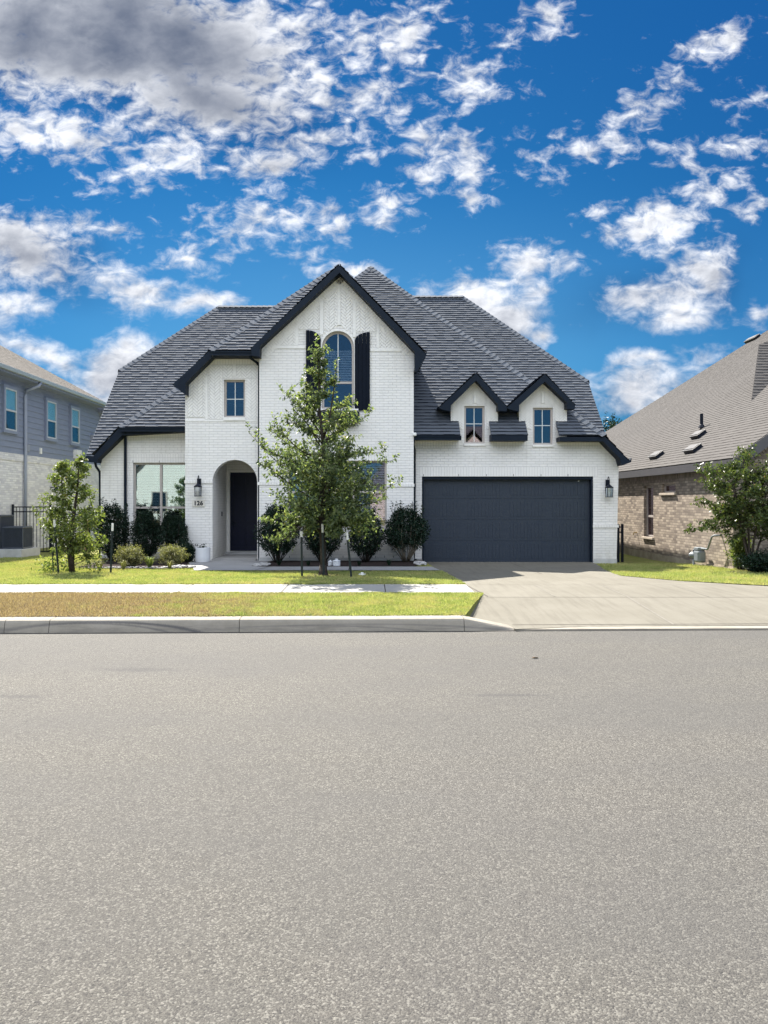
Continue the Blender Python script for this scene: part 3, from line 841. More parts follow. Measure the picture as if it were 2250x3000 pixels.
fascia('eave_fascia', [(1213, 1279), (1350, 1279), (1350, 1287), (1213, 1287)], 21.02, DG - .001)

# dormers
for (pk, py, lx, ly, rx, ry, wl, wr) in ((1395, 1091, 1285.5, 1195, 1486, 1193, 1321, 1459), (1596.6, 1094, 1484, 1195, 1685.5, 1187, 1521, 1661)):
    Dd_ = 21.08
    th = 24
    MB().prism(xzpoly([(pk, py + 2), (rx, ry), (rx - 2, ry + 12), (wr, ry + 10), (wr, ry - 8), (pk, py + th), (wl, ly - 8), (wl, ly + 10), (lx + 14, ly + 6), (lx, ly)], Dd_), Dd_, DG - .001).build('dormer_rake', M['trim'], H)
    mb = MB(); pkv, lv, rv = P(pk, py, Dd_), P(lx, ly, Dd_), P(rx, ry, Dd_)
    for e in (lv, rv): shingles(mb, [e, pkv, (pkv.x, 24.2, pkv.z), (e.x, 24.2, e.z)], rnd)
    mb.build('dormer_roof', M['roof'], H)
    mb = MB()
    for a in (wl, wr): MB().box(X(a, DG) - (0 if a == wl else .12), X(a, DG) + (.12 if a == wl else 0), DG + .35, 22.6, 3.6, Z(1190, DG)).build('dormer_side_wall', M['paint'], H)

# gutters
def gutter(pts, name='gutter', r=.062):
    mb = MB()
    for a, b_ in zip(pts[:-1], pts[1:]):
        a, b_ = Vector(a), Vector(b_); d = b_ - a; L = d.length / 2; d.normalize()
        s = d.cross(Vector((0, 0, 1))).normalized()
        c = (a + b_) / 2
        prof = [(-.06, .065), (-.072, .065), (-.072, .045), (-.05, -.02), (-.05, -.055), (.05, -.055), (.05, .06), (.04, .06), (.04, -.045), (-.04, -.045), (-.06, .05)]
        n0 = len(mb.v)
        for e in (-L, L):
            for (p, q) in prof:
                mb.v.append(tuple(c + d * e + s * (p if s.y > 0 else -p) + Vector((0, 0, q))))
        k = len(prof)
        for i in range(k): mb.f.append((n0 + i, n0 + (i + 1) % k, n0 + k + (i + 1) % k, n0 + k + i)); mb.tone.append(.5)
        mb.f.append(tuple(range(n0, n0 + k))); mb.f.append(tuple(range(n0 + k, n0 + 2 * k))); mb.tone += [.5, .5]
    return mb.build(name, M['trim'], H)
gutter([P(1212, 1283, 20.95), P(1351, 1284, 20.95)])
gutter([P(617, 1036, 20.66), P(738, 1037, 20.66)])
gutter([P(352, 1259, 21.74), P(544, 1259, 21.74)])
mb = MB(); p = P(1212, 1272, 20.8); mb.obox(p + Vector((.03, .1, 0)), (.05, 0, 0), (0, .1, 0), (0, 0, .045)); mb.build('kickout_flashing', M['white_plastic'], H, bevel=.02)
# downspouts
def spout(pts, name='downspout', w=.036):
    mb = MB(); mb.tube(pts, w, 10); return mb.build(name, M['trim'], H, smooth=True)
e = .05
spout([P(733, 1042, 20.70), P(735, 1050, 20.76), P(752, 1062, DT - .07), P(759.5, 1072, DT - e), P(759.5, 1200, DT - e), P(759.5, 1640, DT - e), P(758, 1650, DT - .12)], w=.034)
spout([P(1213, 1288, 20.97), P(1211, 1300, 21.1), P(1214.5, 1320, DG - e), P(1214.5, 1420, DG - e), P(1212, 1637, DG - e), P(1212, 1640, DG - e), P(1220, 1641, DG - .2)], w=.034)
spout([P(365, 1266, 21.78), P(367, 1275, DW - .1), P(367, 1290, DW - e), P(367, 1560, DW - e), P(367, 1640, DW - e)], w=.042)
spout([P(279, 1354, 21.95), P(281, 1366, 22.0), P(292, 1382, DW + .1), P(293, 1400, DW + .1), P(293, 1640, DW + .1)], w=.036)

# wall lanterns
def lantern(c, D):
    l = MB(); c = Vector(c)
    l.obox(c + Vector((0, -.015, .14)), (.055, 0, 0), (0, .02, 0), (0, 0, .09))
    arm = [c + Vector((0, -.03, .12))]
    for i in range(9):
        a = math.pi * (i / 8); arm.append(c + Vector((0, -.09 + .065 * math.cos(a), .20 + .11 * math.sin(a))))
    arm.append(c + Vector((0, -.155, .06)))
    l.tube(arm, .011, 6)
    q = c + Vector((0, -.155, 0))
    l.lathe(q, [(.022, .095), (.035, .075), (.06, .055), (.115, .015), (.118, .004), (.09, .0)], 12)
    for (sx, sy) in ((-1, -1), (1, -1), (1, 1), (-1, 1)): l.tube([q + Vector((sx * .082, sy * .082, 0)), q + Vector((sx * .070, sy * .070, -.255))], .009, 5)
    l.obox(q + Vector((0, 0, -.262)), (.084, 0, 0), (0, .084, 0), (0, 0, .010)); l.obox(q + Vector((0, 0, -.004)), (.092, 0, 0), (0, .092, 0), (0, 0, .008))
    o = l.build('wall_lantern', M['metal_black'], H)
    g = MB()
    for s in (-1, 1):
        for ax in (0, 1):
            a = Vector((.07, 0, 0)) if ax == 0 else Vector((0, .07, 0)); n_ = Vector((0, s * .07, 0)) if ax == 0 else Vector((s * .07, 0, 0))
            g.poly([q + n_ - a + Vector((0, 0, -.25)), q + n_ + a + Vector((0, 0, -.25)), q + n_ * 1.1 + a * 1.1 + Vector((0, 0, -.012)), q + n_ * 1.1 - a * 1.1 + Vector((0, 0, -.012))])
    g.build('lamp_glass', M['lamp_glass'], o)
    MB().tube([q + Vector((0, 0, -.24)), q + Vector((0, 0, -.13))], .022, 8).build('candle', M['white_plastic'], o)
lantern(P(580.5, 1428, DT - .15) + Vector((0, .13, .02)), DT); lantern(P(1784, 1431, DG - .15) + Vector((0, .13, .02)), DG)

# house number
pl = MB().box(X(563, DT), X(600.5, DT), DT - .03, DT + .01, Z(1484.5, DT), Z(1463.5, DT)).build('number_plaque', plain('pale_stone', (.66, .63, .58), .8, .05, 12.0, .3, 60), H, bevel=.012)
cu = bpy.data.curves.new('digits', 'FONT'); cu.body = '126'; cu.size = .165; cu.extrude = .004; cu.offset = .006; cu.align_x = 'CENTER'; cu.space_character = 1.08
to = bpy.data.objects.new('tmp', cu); COL.objects.link(to)
dg = bpy.context.evaluated_depsgraph_get(); me = bpy.data.meshes.new_from_object(to.evaluated_get(dg)); bpy.data.objects.remove(to)
rotm = Matrix.Rotation(R(90), 4, 'X'); me.transform(rotm)
cxx, czz = X(581.8, DT), Z(1480, DT)
me.transform(Matrix.Translation((cxx - H.location.x, DT - .033 - H.location.y, czz - H.location.z)))
me.materials.clear(); me.materials.append(M['metal_black'])
dgo = bpy.data.objects.new('house_number', me); COL.objects.link(dgo); dgo.parent = pl
# conduit box and hose bib at the foot of the wall

# ------------------------------------------------------------------ ground, road, pavements
def lerp_tab(tab, v):
    if v <= tab[0][0]: return tab[0][1]
    for (a, b), (c, d) in zip(tab[:-1], tab[1:]):
        if v <= c: return b + (d - b) * (v - a) / (c - a)
    return tab[-1][1]
def kerb_y(x): return 9.69 + 0.0268 * (x + 4.78)       # foot of the kerb face
DL = [(13.97, 1.75), (16.3, 1.66), (18.0, 1.60), (21.5, 1.50)]
DRT = [(13.62, 7.7), (13.98, 7.0), (15.0, 6.15), (15.6, 5.87), (16.45, 5.50), (18.5, 5.78), (20.5, 6.20), (21.5, 6.36)]
DZ = [(9.9, .030), (10.4, .045), (12.3, .150), (14.0, .150), (17.0, .06), (21.4, -.030), (21.8, -.030)]


def structure(o): o['kind'] = 'structure'; return o


# asphalt: pale worn aggregate
m, t, b = new_mat('worn_asphalt'); o = coord(t)
def vor(sc, out='Color'):
    n = t.add('ShaderNodeTexVoronoi'); t.put(n.inputs['Vector'], o); n.inputs['Scale'].default_value = sc; return n.outputs[out]
c1 = t.sep(vor(130.0))[0]; c2 = t.sep(vor(240.0))[1]; dd = vor(130.0, 'Distance')
fine = t.noise(o, 160.0, 4.0, 0.7); mid = t.noise(o, 1.1, 6.0, 0.6); big = t.noise(t.vm('MULTIPLY', o, (0.35, 1.0, 1.0)), 0.45, 5.0, 0.6)
base = t.mix(t.ss(c2, 0.0, 1.0), (0.080, 0.075, 0.066, 1), (0.185, 0.174, 0.150, 1))
base = t.mix(t.ss(c1, 0.74, 0.95, 0.0, 0.9), base, (0.30, 0.287, 0.25, 1))
base = t.mix(t.ss(t.m('MULTIPLY', c1, fine), 0.0, 0.10, 0.75, 0.0), base, (0.045, 0.043, 0.042, 1))
base = t.mix(t.ss(mid, 0.36, 0.70, 0.0, 0.22), base, (0.10, 0.097, 0.094, 1))
band = t.noise(t.vm('MULTIPLY', o, (0.05, 0.9, 1.0)), 0.9, 3.0, 0.5)
base = t.mix(t.ss(band, 0.42, 0.62, 0.0, 0.20), base, (0.11, 0.107, 0.102, 1))
base = t.mix(t.ss(big, 0.38, 0.62, 0.0, 0.36), base, (0.115, 0.112, 0.108, 1))
# a few oil stains
ox, oy, oz = t.sep(o)
for (sx, sy, ra, rb) in ((-2.35, 7.6, .55, .14), (-3.1, 6.55, .35, .08), (1.2, 6.6, .5, .06)):
    e = t.vm('LENGTH', t.xyz(t.m('DIVIDE', t.m('SUBTRACT', ox, sx), ra), t.m('DIVIDE', t.m('SUBTRACT', oy, sy), rb), 0))
    e = t.m('ADD', e, t.m('MULTIPLY_ADD', t.noise(o, 9.0, 4.0, 0.7), 1.4, -.7))
    base = t.mix(t.ss(e, 1.0, 0.2, 0.0, 0.45), base, (0.06, 0.06, 0.062, 1))
spk = vor(60.0)
base = t.mix(t.ss(t.sep(spk)[2], 0.97, 0.99, 0.0, 0.4), base, (0.05, 0.047, 0.045, 1))
t.put(b.inputs['Base Color'], dim(t, base, 0.60)); b.inputs['Roughness'].default_value = 0.8; b.inputs['Specular IOR Level'].default_value = 0.3
t.put(b.inputs['Normal'], t.bump(t.m('ADD', t.m('MULTIPLY', dd, -1.0), fine), 0.7, 0.005))
M['asphalt'] = m


def concrete(name, a, c, stain, joint_scale=0, streak=True):
    m, t, b = new_mat(name); o = coord(t)
    n = t.noise(o, 0.9, 6.0, 0.65); f = t.noise(o, 45.0, 4.0, 0.7); s_ = t.noise(t.vm('MULTIPLY', o, (6.0, 0.45, 1.0)), 1.6, 5.0, 0.65)
    col = t.mix(t.ss(n, .3, .7), C4(a), C4(c))
    col = t.mix(t.ss(s_, .42, .72, 0, .50 if streak else .1), col, C4(stain))
    col = t.mix(t.ss(f, .5, .75, 0, .22), col, C4(stain))
    t.put(b.inputs['Base Color'], dim(t, col, 0.80 if streak else 0.60)); b.inputs['Roughness'].default_value = 0.85; b.inputs['Specular IOR Level'].default_value = 0.2
    t.put(b.inputs['Normal'], t.bump(f, 0.35, 0.004))
    return m
M['drive'] = concrete('driveway_concrete', (0.182, 0.169, 0.136), (0.213, 0.199, 0.163), (0.132, 0.12, 0.097))
M['walk'] = concrete('bright_sidewalk_concrete', (0.47, 0.455, 0.42), (0.54, 0.525, 0.49), (0.36, 0.345, 0.31), streak=False)
M['entry_walk'] = concrete('entry_walk_concrete', (0.45, 0.44, 0.43), (0.52, 0.51, 0.50), (0.38, 0.37, 0.36), streak=False)
M['joint'] = plain('concrete_joint', (0.10, 0.09, 0.08), 0.9, .2, 8.0, spec=0.1)
M['joint_pale'] = plain('pale_sawn_joint', (0.19, 0.178, 0.155), 0.9, .1, 8.0, spec=0.1)

m, t, b = new_mat('kerb_concrete'); o = coord(t); ox, oy, oz = t.sep(o)
n = t.noise(o, 3.0, 6.0, 0.65); f = t.noise(o, 50.0, 4.0, 0.7)
col = t.mix(t.ss(n, .3, .7), (0.27, 0.245, 0.20, 1), (0.33, 0.30, 0.25, 1)); col = t.mix(t.ss(f, .48, .75, 0, .3), col, (0.19, 0.17, 0.14, 1))
st = t.noise(t.vm('MULTIPLY', o, (1.0, 1.0, 9.0)), 2.2, 5.0, .65)
col = t.mix(t.m('MULTIPLY', t.ss(oz, .12, .06), t.ss(st, .40, .66, 0, .55)), col, (0.17, 0.155, 0.135, 1))
# tyre scuffs: arcs of rubber on the face
for (x0_, z0_, ra, rb, wd_, am) in ((-3.55, -.10, 1.45, .235, .10, .75), (-3.7, -.13, 1.25, .25, .07, .5), (-.2, -.08, 2.3, .175, .10, .35), (-.9, -.09, 1.9, .17, .07, .35)):
    e = t.vm('LENGTH', t.xyz(t.m('DIVIDE', t.m('SUBTRACT', ox, x0_), ra), t.m('DIVIDE', t.m('SUBTRACT', oz, z0_), rb), 0))
    e = t.m('ABSOLUTE', t.m('SUBTRACT', e, 1.0))
    e = t.m('ADD', e, t.m('MULTIPLY_ADD', f, .10, -.05))
    col = t.mix(t.m('MULTIPLY', t.ss(e, wd_, 0.0, 0.0, am), t.ss(t.m('SUBTRACT', ox, x0_), -1.5, .9, .35, 1.0)), col, (0.065, 0.065, 0.075, 1))
t.put(b.inputs['Base Color'], dim(t, col, .90)); b.inputs['Roughness'].default_value = .85; b.inputs['Specular IOR Level'].default_value = .2
t.put(b.inputs['Normal'], t.bump(t.m('ADD', f, t.m('MULTIPLY', n, 2.0)), .4, .005))
M['kerb'] = m

# soil under grass: green with straw patches; the verge by the kerb is brown at its left end
m, t, b = new_mat('lawn_soil'); o = coord(t); ox, oy, oz = t.sep(o)
n = t.noise(o, 1.6, 6.0, .65); f = t.noise(o, 38.0, 4.0, .7)
gcol = t.mix(t.ss(n, .35, .65), (0.21, 0.24, 0.065, 1), (0.33, 0.31, 0.12, 1)); gcol = t.mix(t.ss(f, .42, .72), gcol, (0.19, 0.22, 0.045, 1))
bcol = t.mix(t.ss(f, .40, .66), (0.26, 0.185, 0.105, 1), (0.15, 0.10, 0.055, 1))
f2 = t.noise(o, 6.0, 5.0, .65)
br = t.m('MULTIPLY', t.ss(t.m('ADD', ox, t.m('ADD', t.m('MULTIPLY_ADD', n, 9.0, -4.5), t.m('MULTIPLY_ADD', f2, 7.0, -3.5))), 0.0, -4.2, 0, .95), t.ss(oy, 13.0, 12.9))
t.put(b.inputs['Base Color'], dim(t, t.mix(br, gcol, bcol), 0.80)); b.inputs['Roughness'].default_value = .95; b.inputs['Specular IOR Level'].default_value = .1
t.put(b.inputs['Normal'], t.bump(f, .8, .03))
M['soil'] = m
M['far_ground'] = plain('far_ground', (0.10, 0.12, 0.05), .95, .25, .08, spec=.1)
M['mulch'] = plain('dark_mulch', (0.030, 0.022, 0.020), .95, .5, 28.0, 1.0, 45.0, spec=.1)

structure(MB().poly([(-900, -900, -.62), (900, -900, -.62), (900, 900, -.62), (-900, 900, -.62)]).build('ground', M['far_ground']))
structure(MB().poly([(-150, -3.2, 0), (150, -3.2, 0), (150, kerb_y(150) + .02, 0), (-150, kerb_y(-150) + .02, 0)]).build('road', M['asphalt']))
structure(MB().box(-150, 150, -60, -3.2, -.6, .14).build('far_verge', M['soil']))

# kerb segments (one structure each), with a dropped end at the driveway
KP = [(0.0, -.06), (.022, .06), (.040, .130), (.055, .155), (.085, .166), (.30, .168), (.30, -.06)]
def kerb(xa, xb, drop=False):
    mb = MB(); n = 1 if not drop else 8; rows = []
    for i in range(n + 1):
        x = xa + (xb - xa) * i / n; k = 1.0 if not drop else 1 - .82 * (i / n)
        rows.append([(x - .0268 * py_, kerb_y(x) + py_, pz_ * k if pz_ > 0 else pz_) for py_, pz_ in KP])
    for r0, r1 in zip(rows[:-1], rows[1:]):
        for j in range(len(KP)): mb.poly([r0[j], r1[j], r1[(j + 1) % len(KP)], r0[(j + 1) % len(KP)]])
    mb.poly(rows[0][::-1]); mb.poly(rows[-1])
    structure(mb.build('kerb', M['kerb']))
ks = [-60, -24, -18, -12.0, -8.0, -4.735, -4.165, -1.71, 1.235]
for a, b_ in zip(ks[:-1], ks[1:]): kerb(a + .004, b_ - .004)
kerb(1.239, 1.90, True)
mb = MB(); xs_ = [1.905, 30.0]
mb.poly([(xs_[0], kerb_y(xs_[0]), -.02), (xs_[1], kerb_y(xs_[1]), -.02), (xs_[1], kerb_y(xs_[1]), .024), (xs_[0], kerb_y(xs_[0]), .024)])
mb.poly([(xs_[0], kerb_y(xs_[0]), .024), (xs_[1], kerb_y(xs_[1]), .024), (xs_[1], kerb_y(xs_[1]) + .16, .030), (xs_[0], kerb_y(xs_[0]) + .16, .030)])
structure(mb.build('gutter_lip', M['kerb']))

structure(MB().poly([(-60, kerb_y(-60) - .022, .003), (30, kerb_y(30) - .022, .003), (30, kerb_y(30) + .01, .003), (-60, kerb_y(-60) + .01, .003)]).build('gutter_seam', M['joint']))
# driveway sheet
mb = MB()
ys = [9.85, 10.02, 10.12, 10.2, 10.4, 10.8, 11.4, 12.0, 12.35, 13.0, 13.62, 13.97, 14.4, 15.0, 15.6, 16.1, 16.45, 17.2, 18.0, 19.0, 20.0, 20.8, 21.62]
rows = []
for y in ys:
    if y < 13.6:
        xl_ = lerp_tab([(9.85, 1.9), (10.02, 1.88), (10.12, 1.22), (10.4, 1.22), (12.4, 1.78), (12.5, 1.80), (13.97, 1.75)], y); xr_ = 30.0
    else: xl_ = lerp_tab(DL, y); xr_ = lerp_tab(DRT, y)
    if y == 13.62: xr_ = 30.0
    nseg = 26
    rows.append([(xl_ + (xr_ - xl_) * (i / nseg) ** 1.0, max(y, kerb_y(xl_ + (xr_ - xl_) * i / nseg) + .17) if y < 10.3 and xl_ + (xr_ - xl_) * i / nseg > 1.95 else y, lerp_tab(DZ, y)) for i in range(nseg + 1)])
for r0, r1 in zip(rows[:-1], rows[1:]):
    for i in range(len(r0) - 1): mb.poly([r0[i], r0[i + 1], r1[i + 1], r1[i]])
structure(mb.build('driveway', M['drive']))
def joint(pts, mat, w=.007, up=.004):
    mb = MB()
    for a, b_ in zip(pts[:-1], pts[1:]):
        a = Vector(a) + Vector((0, 0, up)); b_ = Vector(b_) + Vector((0, 0, up)); s_ = (b_ - a).cross(Vector((0, 0, 1))).normalized() * w
        mb.poly([a - s_, a + s_, b_ + s_, b_ - s_])
    structure(mb.build('pavement_joint', mat))
def dpt(x, y): return (x, y, lerp_tab(DZ, y))
joint([dpt(1.9, 12.22), dpt(12.0, 12.22)], M['joint'], .006)
joint([dpt(4.10, 10.15), dpt(4.12, 10.4), dpt(4.2, 12.3), dpt(4.3, 14.0)], M['joint_pale'], .012)
joint([dpt(3.02, 12.3), dpt(3.06, 13.9)], M['joint_pale'], .010); joint([dpt(5.54, 12.3), dpt(5.60, 13.9)], M['joint_pale'], .010)
joint([dpt(3.9, 17.0), dpt(3.95, 21.4)], M['joint'], .006)
joint([dpt(1.75, 14.02), dpt(6.9, 14.02)], M['joint'], .005)
joint([dpt(1.92, 12.3), dpt(1.78, 13.97)], M['joint'], .012)
joint([dpt(1.91, 10.14), dpt(12.0, 10.35)], M['joint'], .010)

# sidewalk: separate slabs
k = 0; xs_ = [-40.0] + [-5.05 + 1.77 * i for i in range(-6, 4)] + [1.775]
for a, b_ in zip(xs_[:-1], xs_[1:]):
    structure(MB().box(a + .008, b_ - .008, 12.47, 13.97, -.1, .168 + .001 * (len(xs_) % 2)).build('sidewalk', M['walk'], bevel=.006))
structure(MB().box(-40, 1.76, 12.50, 13.94, -.2, .150).build('sidewalk_bed', M['joint']))

# lawns (soil sheets; the blades are a separate stuff object)
mb = MB(); rows = []
for y in [10.0, 10.15, 10.3, 11.0, 11.8, 12.46]:
    xr_ = lerp_tab([(9.9, 1.26), (10.2, 1.27), (12.47, 1.86)], y)
    rows.append([(-40 + (xr_ + 40) * (i / 40) ** .5, max(y, kerb_y(-40 + (xr_ + 40) * (i / 40) ** .5) + .29), .172 + .02 * math.sin((y - 10) * 1.25)) for i in range(41)])
for r0, r1 in zip(rows[:-1], rows[1:]):
    for i in range(40): mb.poly([r0[i], r0[i + 1], r1[i + 1], r1[i]])
for r0, r1 in zip(rows[:-1], rows[1:]): mb.poly([r0[-1], r1[-1], (r1[-1][0] + .03, r1[-1][1], -.05), (r0[-1][0] + .03, r0[-1][1], -.05)])
structure(mb.build('verge', M['soil'], smooth=False))
def sheet(name, xa, xb, ys, nx=24, dz=0.0):
    mb = MB(); rows = []
    for y in ys:
        a, b_ = xa(y), xb(y)
        rows.append([(a + (b_ - a) * i / nx, y, gz(a + (b_ - a) * i / nx, min(y, 24)) + dz) for i in range(nx + 1)])
    for r0, r1 in zip(rows[:-1], rows[1:]):
        for i in range(nx): mb.poly([r0[i], r0[i + 1], r1[i + 1], r1[i]])
    return structure(mb.build(name, M['soil'], smooth=True))
sheet('lawn', lambda y: -40, lambda y: lerp_tab(DL, y), [13.98, 15, 16, 17, 18, 19, 20, 21.3], 60)
sheet('lawn', lambda y: -40, lambda y: -6.0, [21.3, 24, 28, 40], 12)
sheet('lawn', lambda y: lerp_tab(DRT, y), lambda y: 30, [13.63, 13.98, 14.5, 15.0, 15.6, 16.45, 17.5, 18.5, 20.5, 21.4], 30)
sheet('lawn', lambda y: 6.4, lambda y: 30, [21.4, 24, 28, 40], 12)

# entry walk and planting beds
mb = MB()
def zz(x, y, d=.02): return gz(x, min(y, 24)) + d
wk = [(-4.05, 17.25), (1.60, 17.25), (1.52, 18.5), (-2.75, 18.5), (-2.78, 21.2), (-4.95, 21.2), (-4.85, 20.0), (-4.35, 18.4)]
top = [Vector((x, y, zz(x, y, .025))) for x, y in wk]
for tri in tessellate_polygon([[Vector((p.x, p.y, 0)) for p in top]]): mb.poly([top[i] for i in tri])
mb.prism([(X(622, DT) + .004, -.1), (X(753, DT) - .004, -.1), (X(753, DT) - .004, .095), (X(622, DT) + .004, .095)], 21.0, DR)
structure(mb.build('entry_walk', M['entry_walk']))
joint([(-2.65, 17.25, zz(-2.65, 17.25, .028)), (-2.45, 18.5, zz(-2.45, 18.5, .028))], M['joint'], .01)
joint([(-.5, 17.25, zz(-.5, 17.25, .028)), (-.5, 18.5, zz(-.5, 18.5, .028))], M['joint'], .012)
def bed(poly, d=.02):
    mb = MB(); top = [Vector((x, y, zz(x, y, d))) for x, y in poly]
    for tri in tessellate_polygon([[Vector((p.x, p.y, 0)) for p in top]]): mb.poly([top[i] for i in tri])
    structure(mb.build('planting_bed', M['mulch']))
bed([(-2.74, 18.52), (1.05, 18.52), (1.45, 20.0), (1.48, 21.35), (-2.74, 20.88)], .03)
bed([(-6.9, 17.9), (-5.6, 17.75), (-4.7, 17.7), (-4.3, 18.2), (-4.38, 18.5), (-4.88, 20.0), (-5.2, 22.1), (-8.0, 22.1), (-8.0, 19.2)], .02)
bed([(8.2, 17.4), (9.2, 16.6), (13, 16.2), (13, 20.5), (9.35, 19.2), (9.2, 18.6)], .02)

# ------------------------------------------------------------------ neighbour on the left
M['siding'] = None
m, t, b = new_mat('blue_grey_siding'); o = coord(t); n = t.noise(t.vm('MULTIPLY', o, (1, 1, 8)), 2.5, 5, .6)
t.put(b.inputs['Base Color'], t.mix(t.ss(n, .3, .7), (0.195, 0.228, 0.31, 1), (0.228, 0.262, 0.345, 1))); b.inputs['Roughness'].default_value = .7; b.inputs['Specular IOR Level'].default_value = .25
M['siding'] = m
M['grey_brick'] = brick_mat('pale_grey_brick', (0.78, 0.78, 0.78), (0.55, 0.55, 0.60), (0.60, 0.61, 0.60), bw=.24, bh=.077)
M['grey_trim'] = plain('blue_grey_trim', (0.215, 0.245, 0.33), .5, .05, 5.0)
M['sash'] = plain('pale_grey_sash', (0.48, 0.50, 0.52), .5, .03, 5.0)
M['screen'] = plain('dark_screen', (0.045, 0.075, 0.085), .8, .25, 14.0)
M['aqua_blind'] = plain('aqua_tinted_blind', (0.50, 0.70, 0.72), .5, .05, 3.0)
LX = -12.2                                            # its side wall
def Dx(px, x): return x * FPX / (px - CX)             # distance along a wall x = const
N1 = thing('siding_house', 'two storey house with blue grey siding above pale grey brick, at the left edge', 'house', (-14, 26, 0))
zs, ze = 3.35, 5.85
yF, yB = 14.0, Dx(277, LX)
MB().box(LX - .35, LX, yF, 40, -.6, zs).build('brick_wall', M['grey_brick'], N1)
mb = MB(); z = zs; k = 0
yE = yB + .9
while z < ze:
    z2 = min(z + .20, ze + .05)
    mb.poly([(LX + .032, yF, z), (LX + .032, yB + 6, z), (LX + .010, yB + 6, z2), (LX + .010, yF, z2)])
    mb.poly([(LX - .05, yF, z), (LX - .05, yB + 6, z), (LX + .032, yB + 6, z), (LX + .032, yF, z)]); z += .20
mb.build('siding_wall', M['siding'], N1)
MB().box(LX - .03, LX + .03, yF, yB + 6, zs - .24, zs - .002).build('soldier_course', M['grey_brick'], N1)
ex = LX + .42
mb = MB(); he = 6.11
shingles(mb, [(ex, yF, he), (ex, yB + .35, he), (ex - 6.0, yB + .35 - 6.0, he + 3.6), (ex - 6.0, yF, he + 3.6)], rnd, .145, .012)
shingles(mb, [(ex, yB + .35, he), (ex - 6.0, yB + .35 - 6.0, he + 3.6), (ex - 12, yB + .35, he)], rnd, .3, .012)
mb.build('roof', M['roof_brown'], N1)
MB().box(ex - .45, ex + .005, yF, yB + .30, he - .22, he - .01).build('soffit', M['grey_trim'], N1)
MB().box(ex + .007, ex + .10, yF, yB + .36, he - .15, he - .012).build('gutter', plain('pale_grey_gutter', (.36, .40, .40), .45, .04, 5), N1, bevel=.012)
# lower clipped end at the rear
MB().prism([(LX - .2, 4.5), (LX + .40, 4.6), (LX + .40, 4.9), (LX - .2, 4.9)], yB + 1, yB + 6).build('rear_soffit', M['grey_trim'], N1)
mb = MB(); ya = yB + .36
mb.poly([(ex, ya, he - .2), (ex, ya + 1.9, he - 1.5), (ex, ya + 1.9, he - 1.8), (ex, ya, he - .42)]); mb.poly([(ex, ya, he - .2), (ex - .5, ya, he - .2), (ex - .5, ya + 1.9, he - 1.5), (ex, ya + 1.9, he - 1.5)])
mb.poly([(ex, ya, he - .42), (ex - .5, ya, he - .42), (ex - .5, ya + 1.9, he - 1.8), (ex, ya + 1.9, he - 1.8)]); mb.poly([(ex, ya, he - .2), (ex, ya, he - .42), (ex - .5, ya, he - .42), (ex - .5, ya, he - .2)])
mb.build('rake_board', M['grey_trim'], N1)
for (p0, p1, t0, b0) in ((3, 44, 1108, 1236), (130, 158, 1148, 1264), (202, 226.5, 1171, 1277)):
    ya, yb = Dx(p0, LX), Dx(p1, LX); ym = (ya + yb) / 2; w_ = (yb - ya) / 2; w_ = .51
    zt, zb_ = Z((t0 + (1 if p0 > 3 else 0)), ya) - .0, Z(b0, ya) + .02
    zt, zb_ = 5.60, 4.00
    fr = MB(); x0_ = LX + .095
    for (a, b_, c, d_) in ((ym - w_, ym - w_ + .10, zb_, zt), (ym + w_ - .10, ym + w_, zb_, zt), (ym - w_ + .10, ym + w_ - .10, zt - .10, zt), (ym - w_ - .0 + .1, ym + w_ - .1, zb_, zb_ + .10)):
        fr.box(x0_ - .09, x0_ + .02, a, b_, c, d_)
    w = fr.build('window', M['grey_trim'], N1)
    s_ = MB(); zm = (zt + zb_) / 2 - .03
    for (a, b_, c, d_) in ((ym - w_ + .1, ym - w_ + .15, zb_ + .1, zt - .1), (ym + w_ - .15, ym + w_ - .1, zb_ + .1, zt - .1), (ym - w_ + .15, ym + w_ - .15, zt - .15, zt - .1), (ym - w_ + .15, ym + w_ - .15, zm - .03, zm + .03), (ym - w_ + .15, ym + w_ - .15, zb_ + .1, zb_ + .15)):
        s_.box(x0_ - .05, x0_ + .012, a, b_, c, d_)
    s_.build('sash', M['sash'], w)
    MB().box(x0_ - .02, x0_ - .012, ym - w_ + .12, ym + w_ - .12, zb_ + .12, zt - .12).build('pane', M['glass_dim'], w)
    MB().box(x0_ - .045, x0_ - .03, ym - w_ + .12, ym + w_ - .12, zm, zt - .12).build('blind', M['aqua_blind'], w)
    MB().box(x0_ - .048, x0_ - .030, ym - w_ + .12, ym + w_ - .12, zb_ + .12, zm).build('insect_screen', M['screen'], w)
yd = Dx(68, LX)
MB().tube([(ex + .05, yd + .35, he - .14), (ex + .03, yd + .25, he - .30), (LX + .10, yd, he - .50), (LX + .085, yd, he - .7), (LX + .085, yd, 3.2), (LX + .085, yd, -.2)], .055, 10).build('downspout', plain('grey_downspout', (.30, .33, .40), .5, .04, 5), N1, smooth=True)
def wallbox(p0, y0_, z0_, w_, h_, d_, mat, name):
    y = Dx(p0, LX); MB().box(LX + .005, LX + .03 + d_, y - w_ / 2, y + w_ / 2, z0_ - h_ / 2, z0_ + h_ / 2).build(name, mat, N1, bevel=.01)
M['vent'] = plain('grey_vent_cover', (.24, .26, .31), .5, .05, 5)
wallbox(267, 0, Z(1284, Dx(267, LX)), .3, .30, .12, M['vent'], 'vent_hood'); wallbox(78, 0, Z(1313, Dx(78, LX)), .2, .25, .05, M['vent'], 'vent_hood')
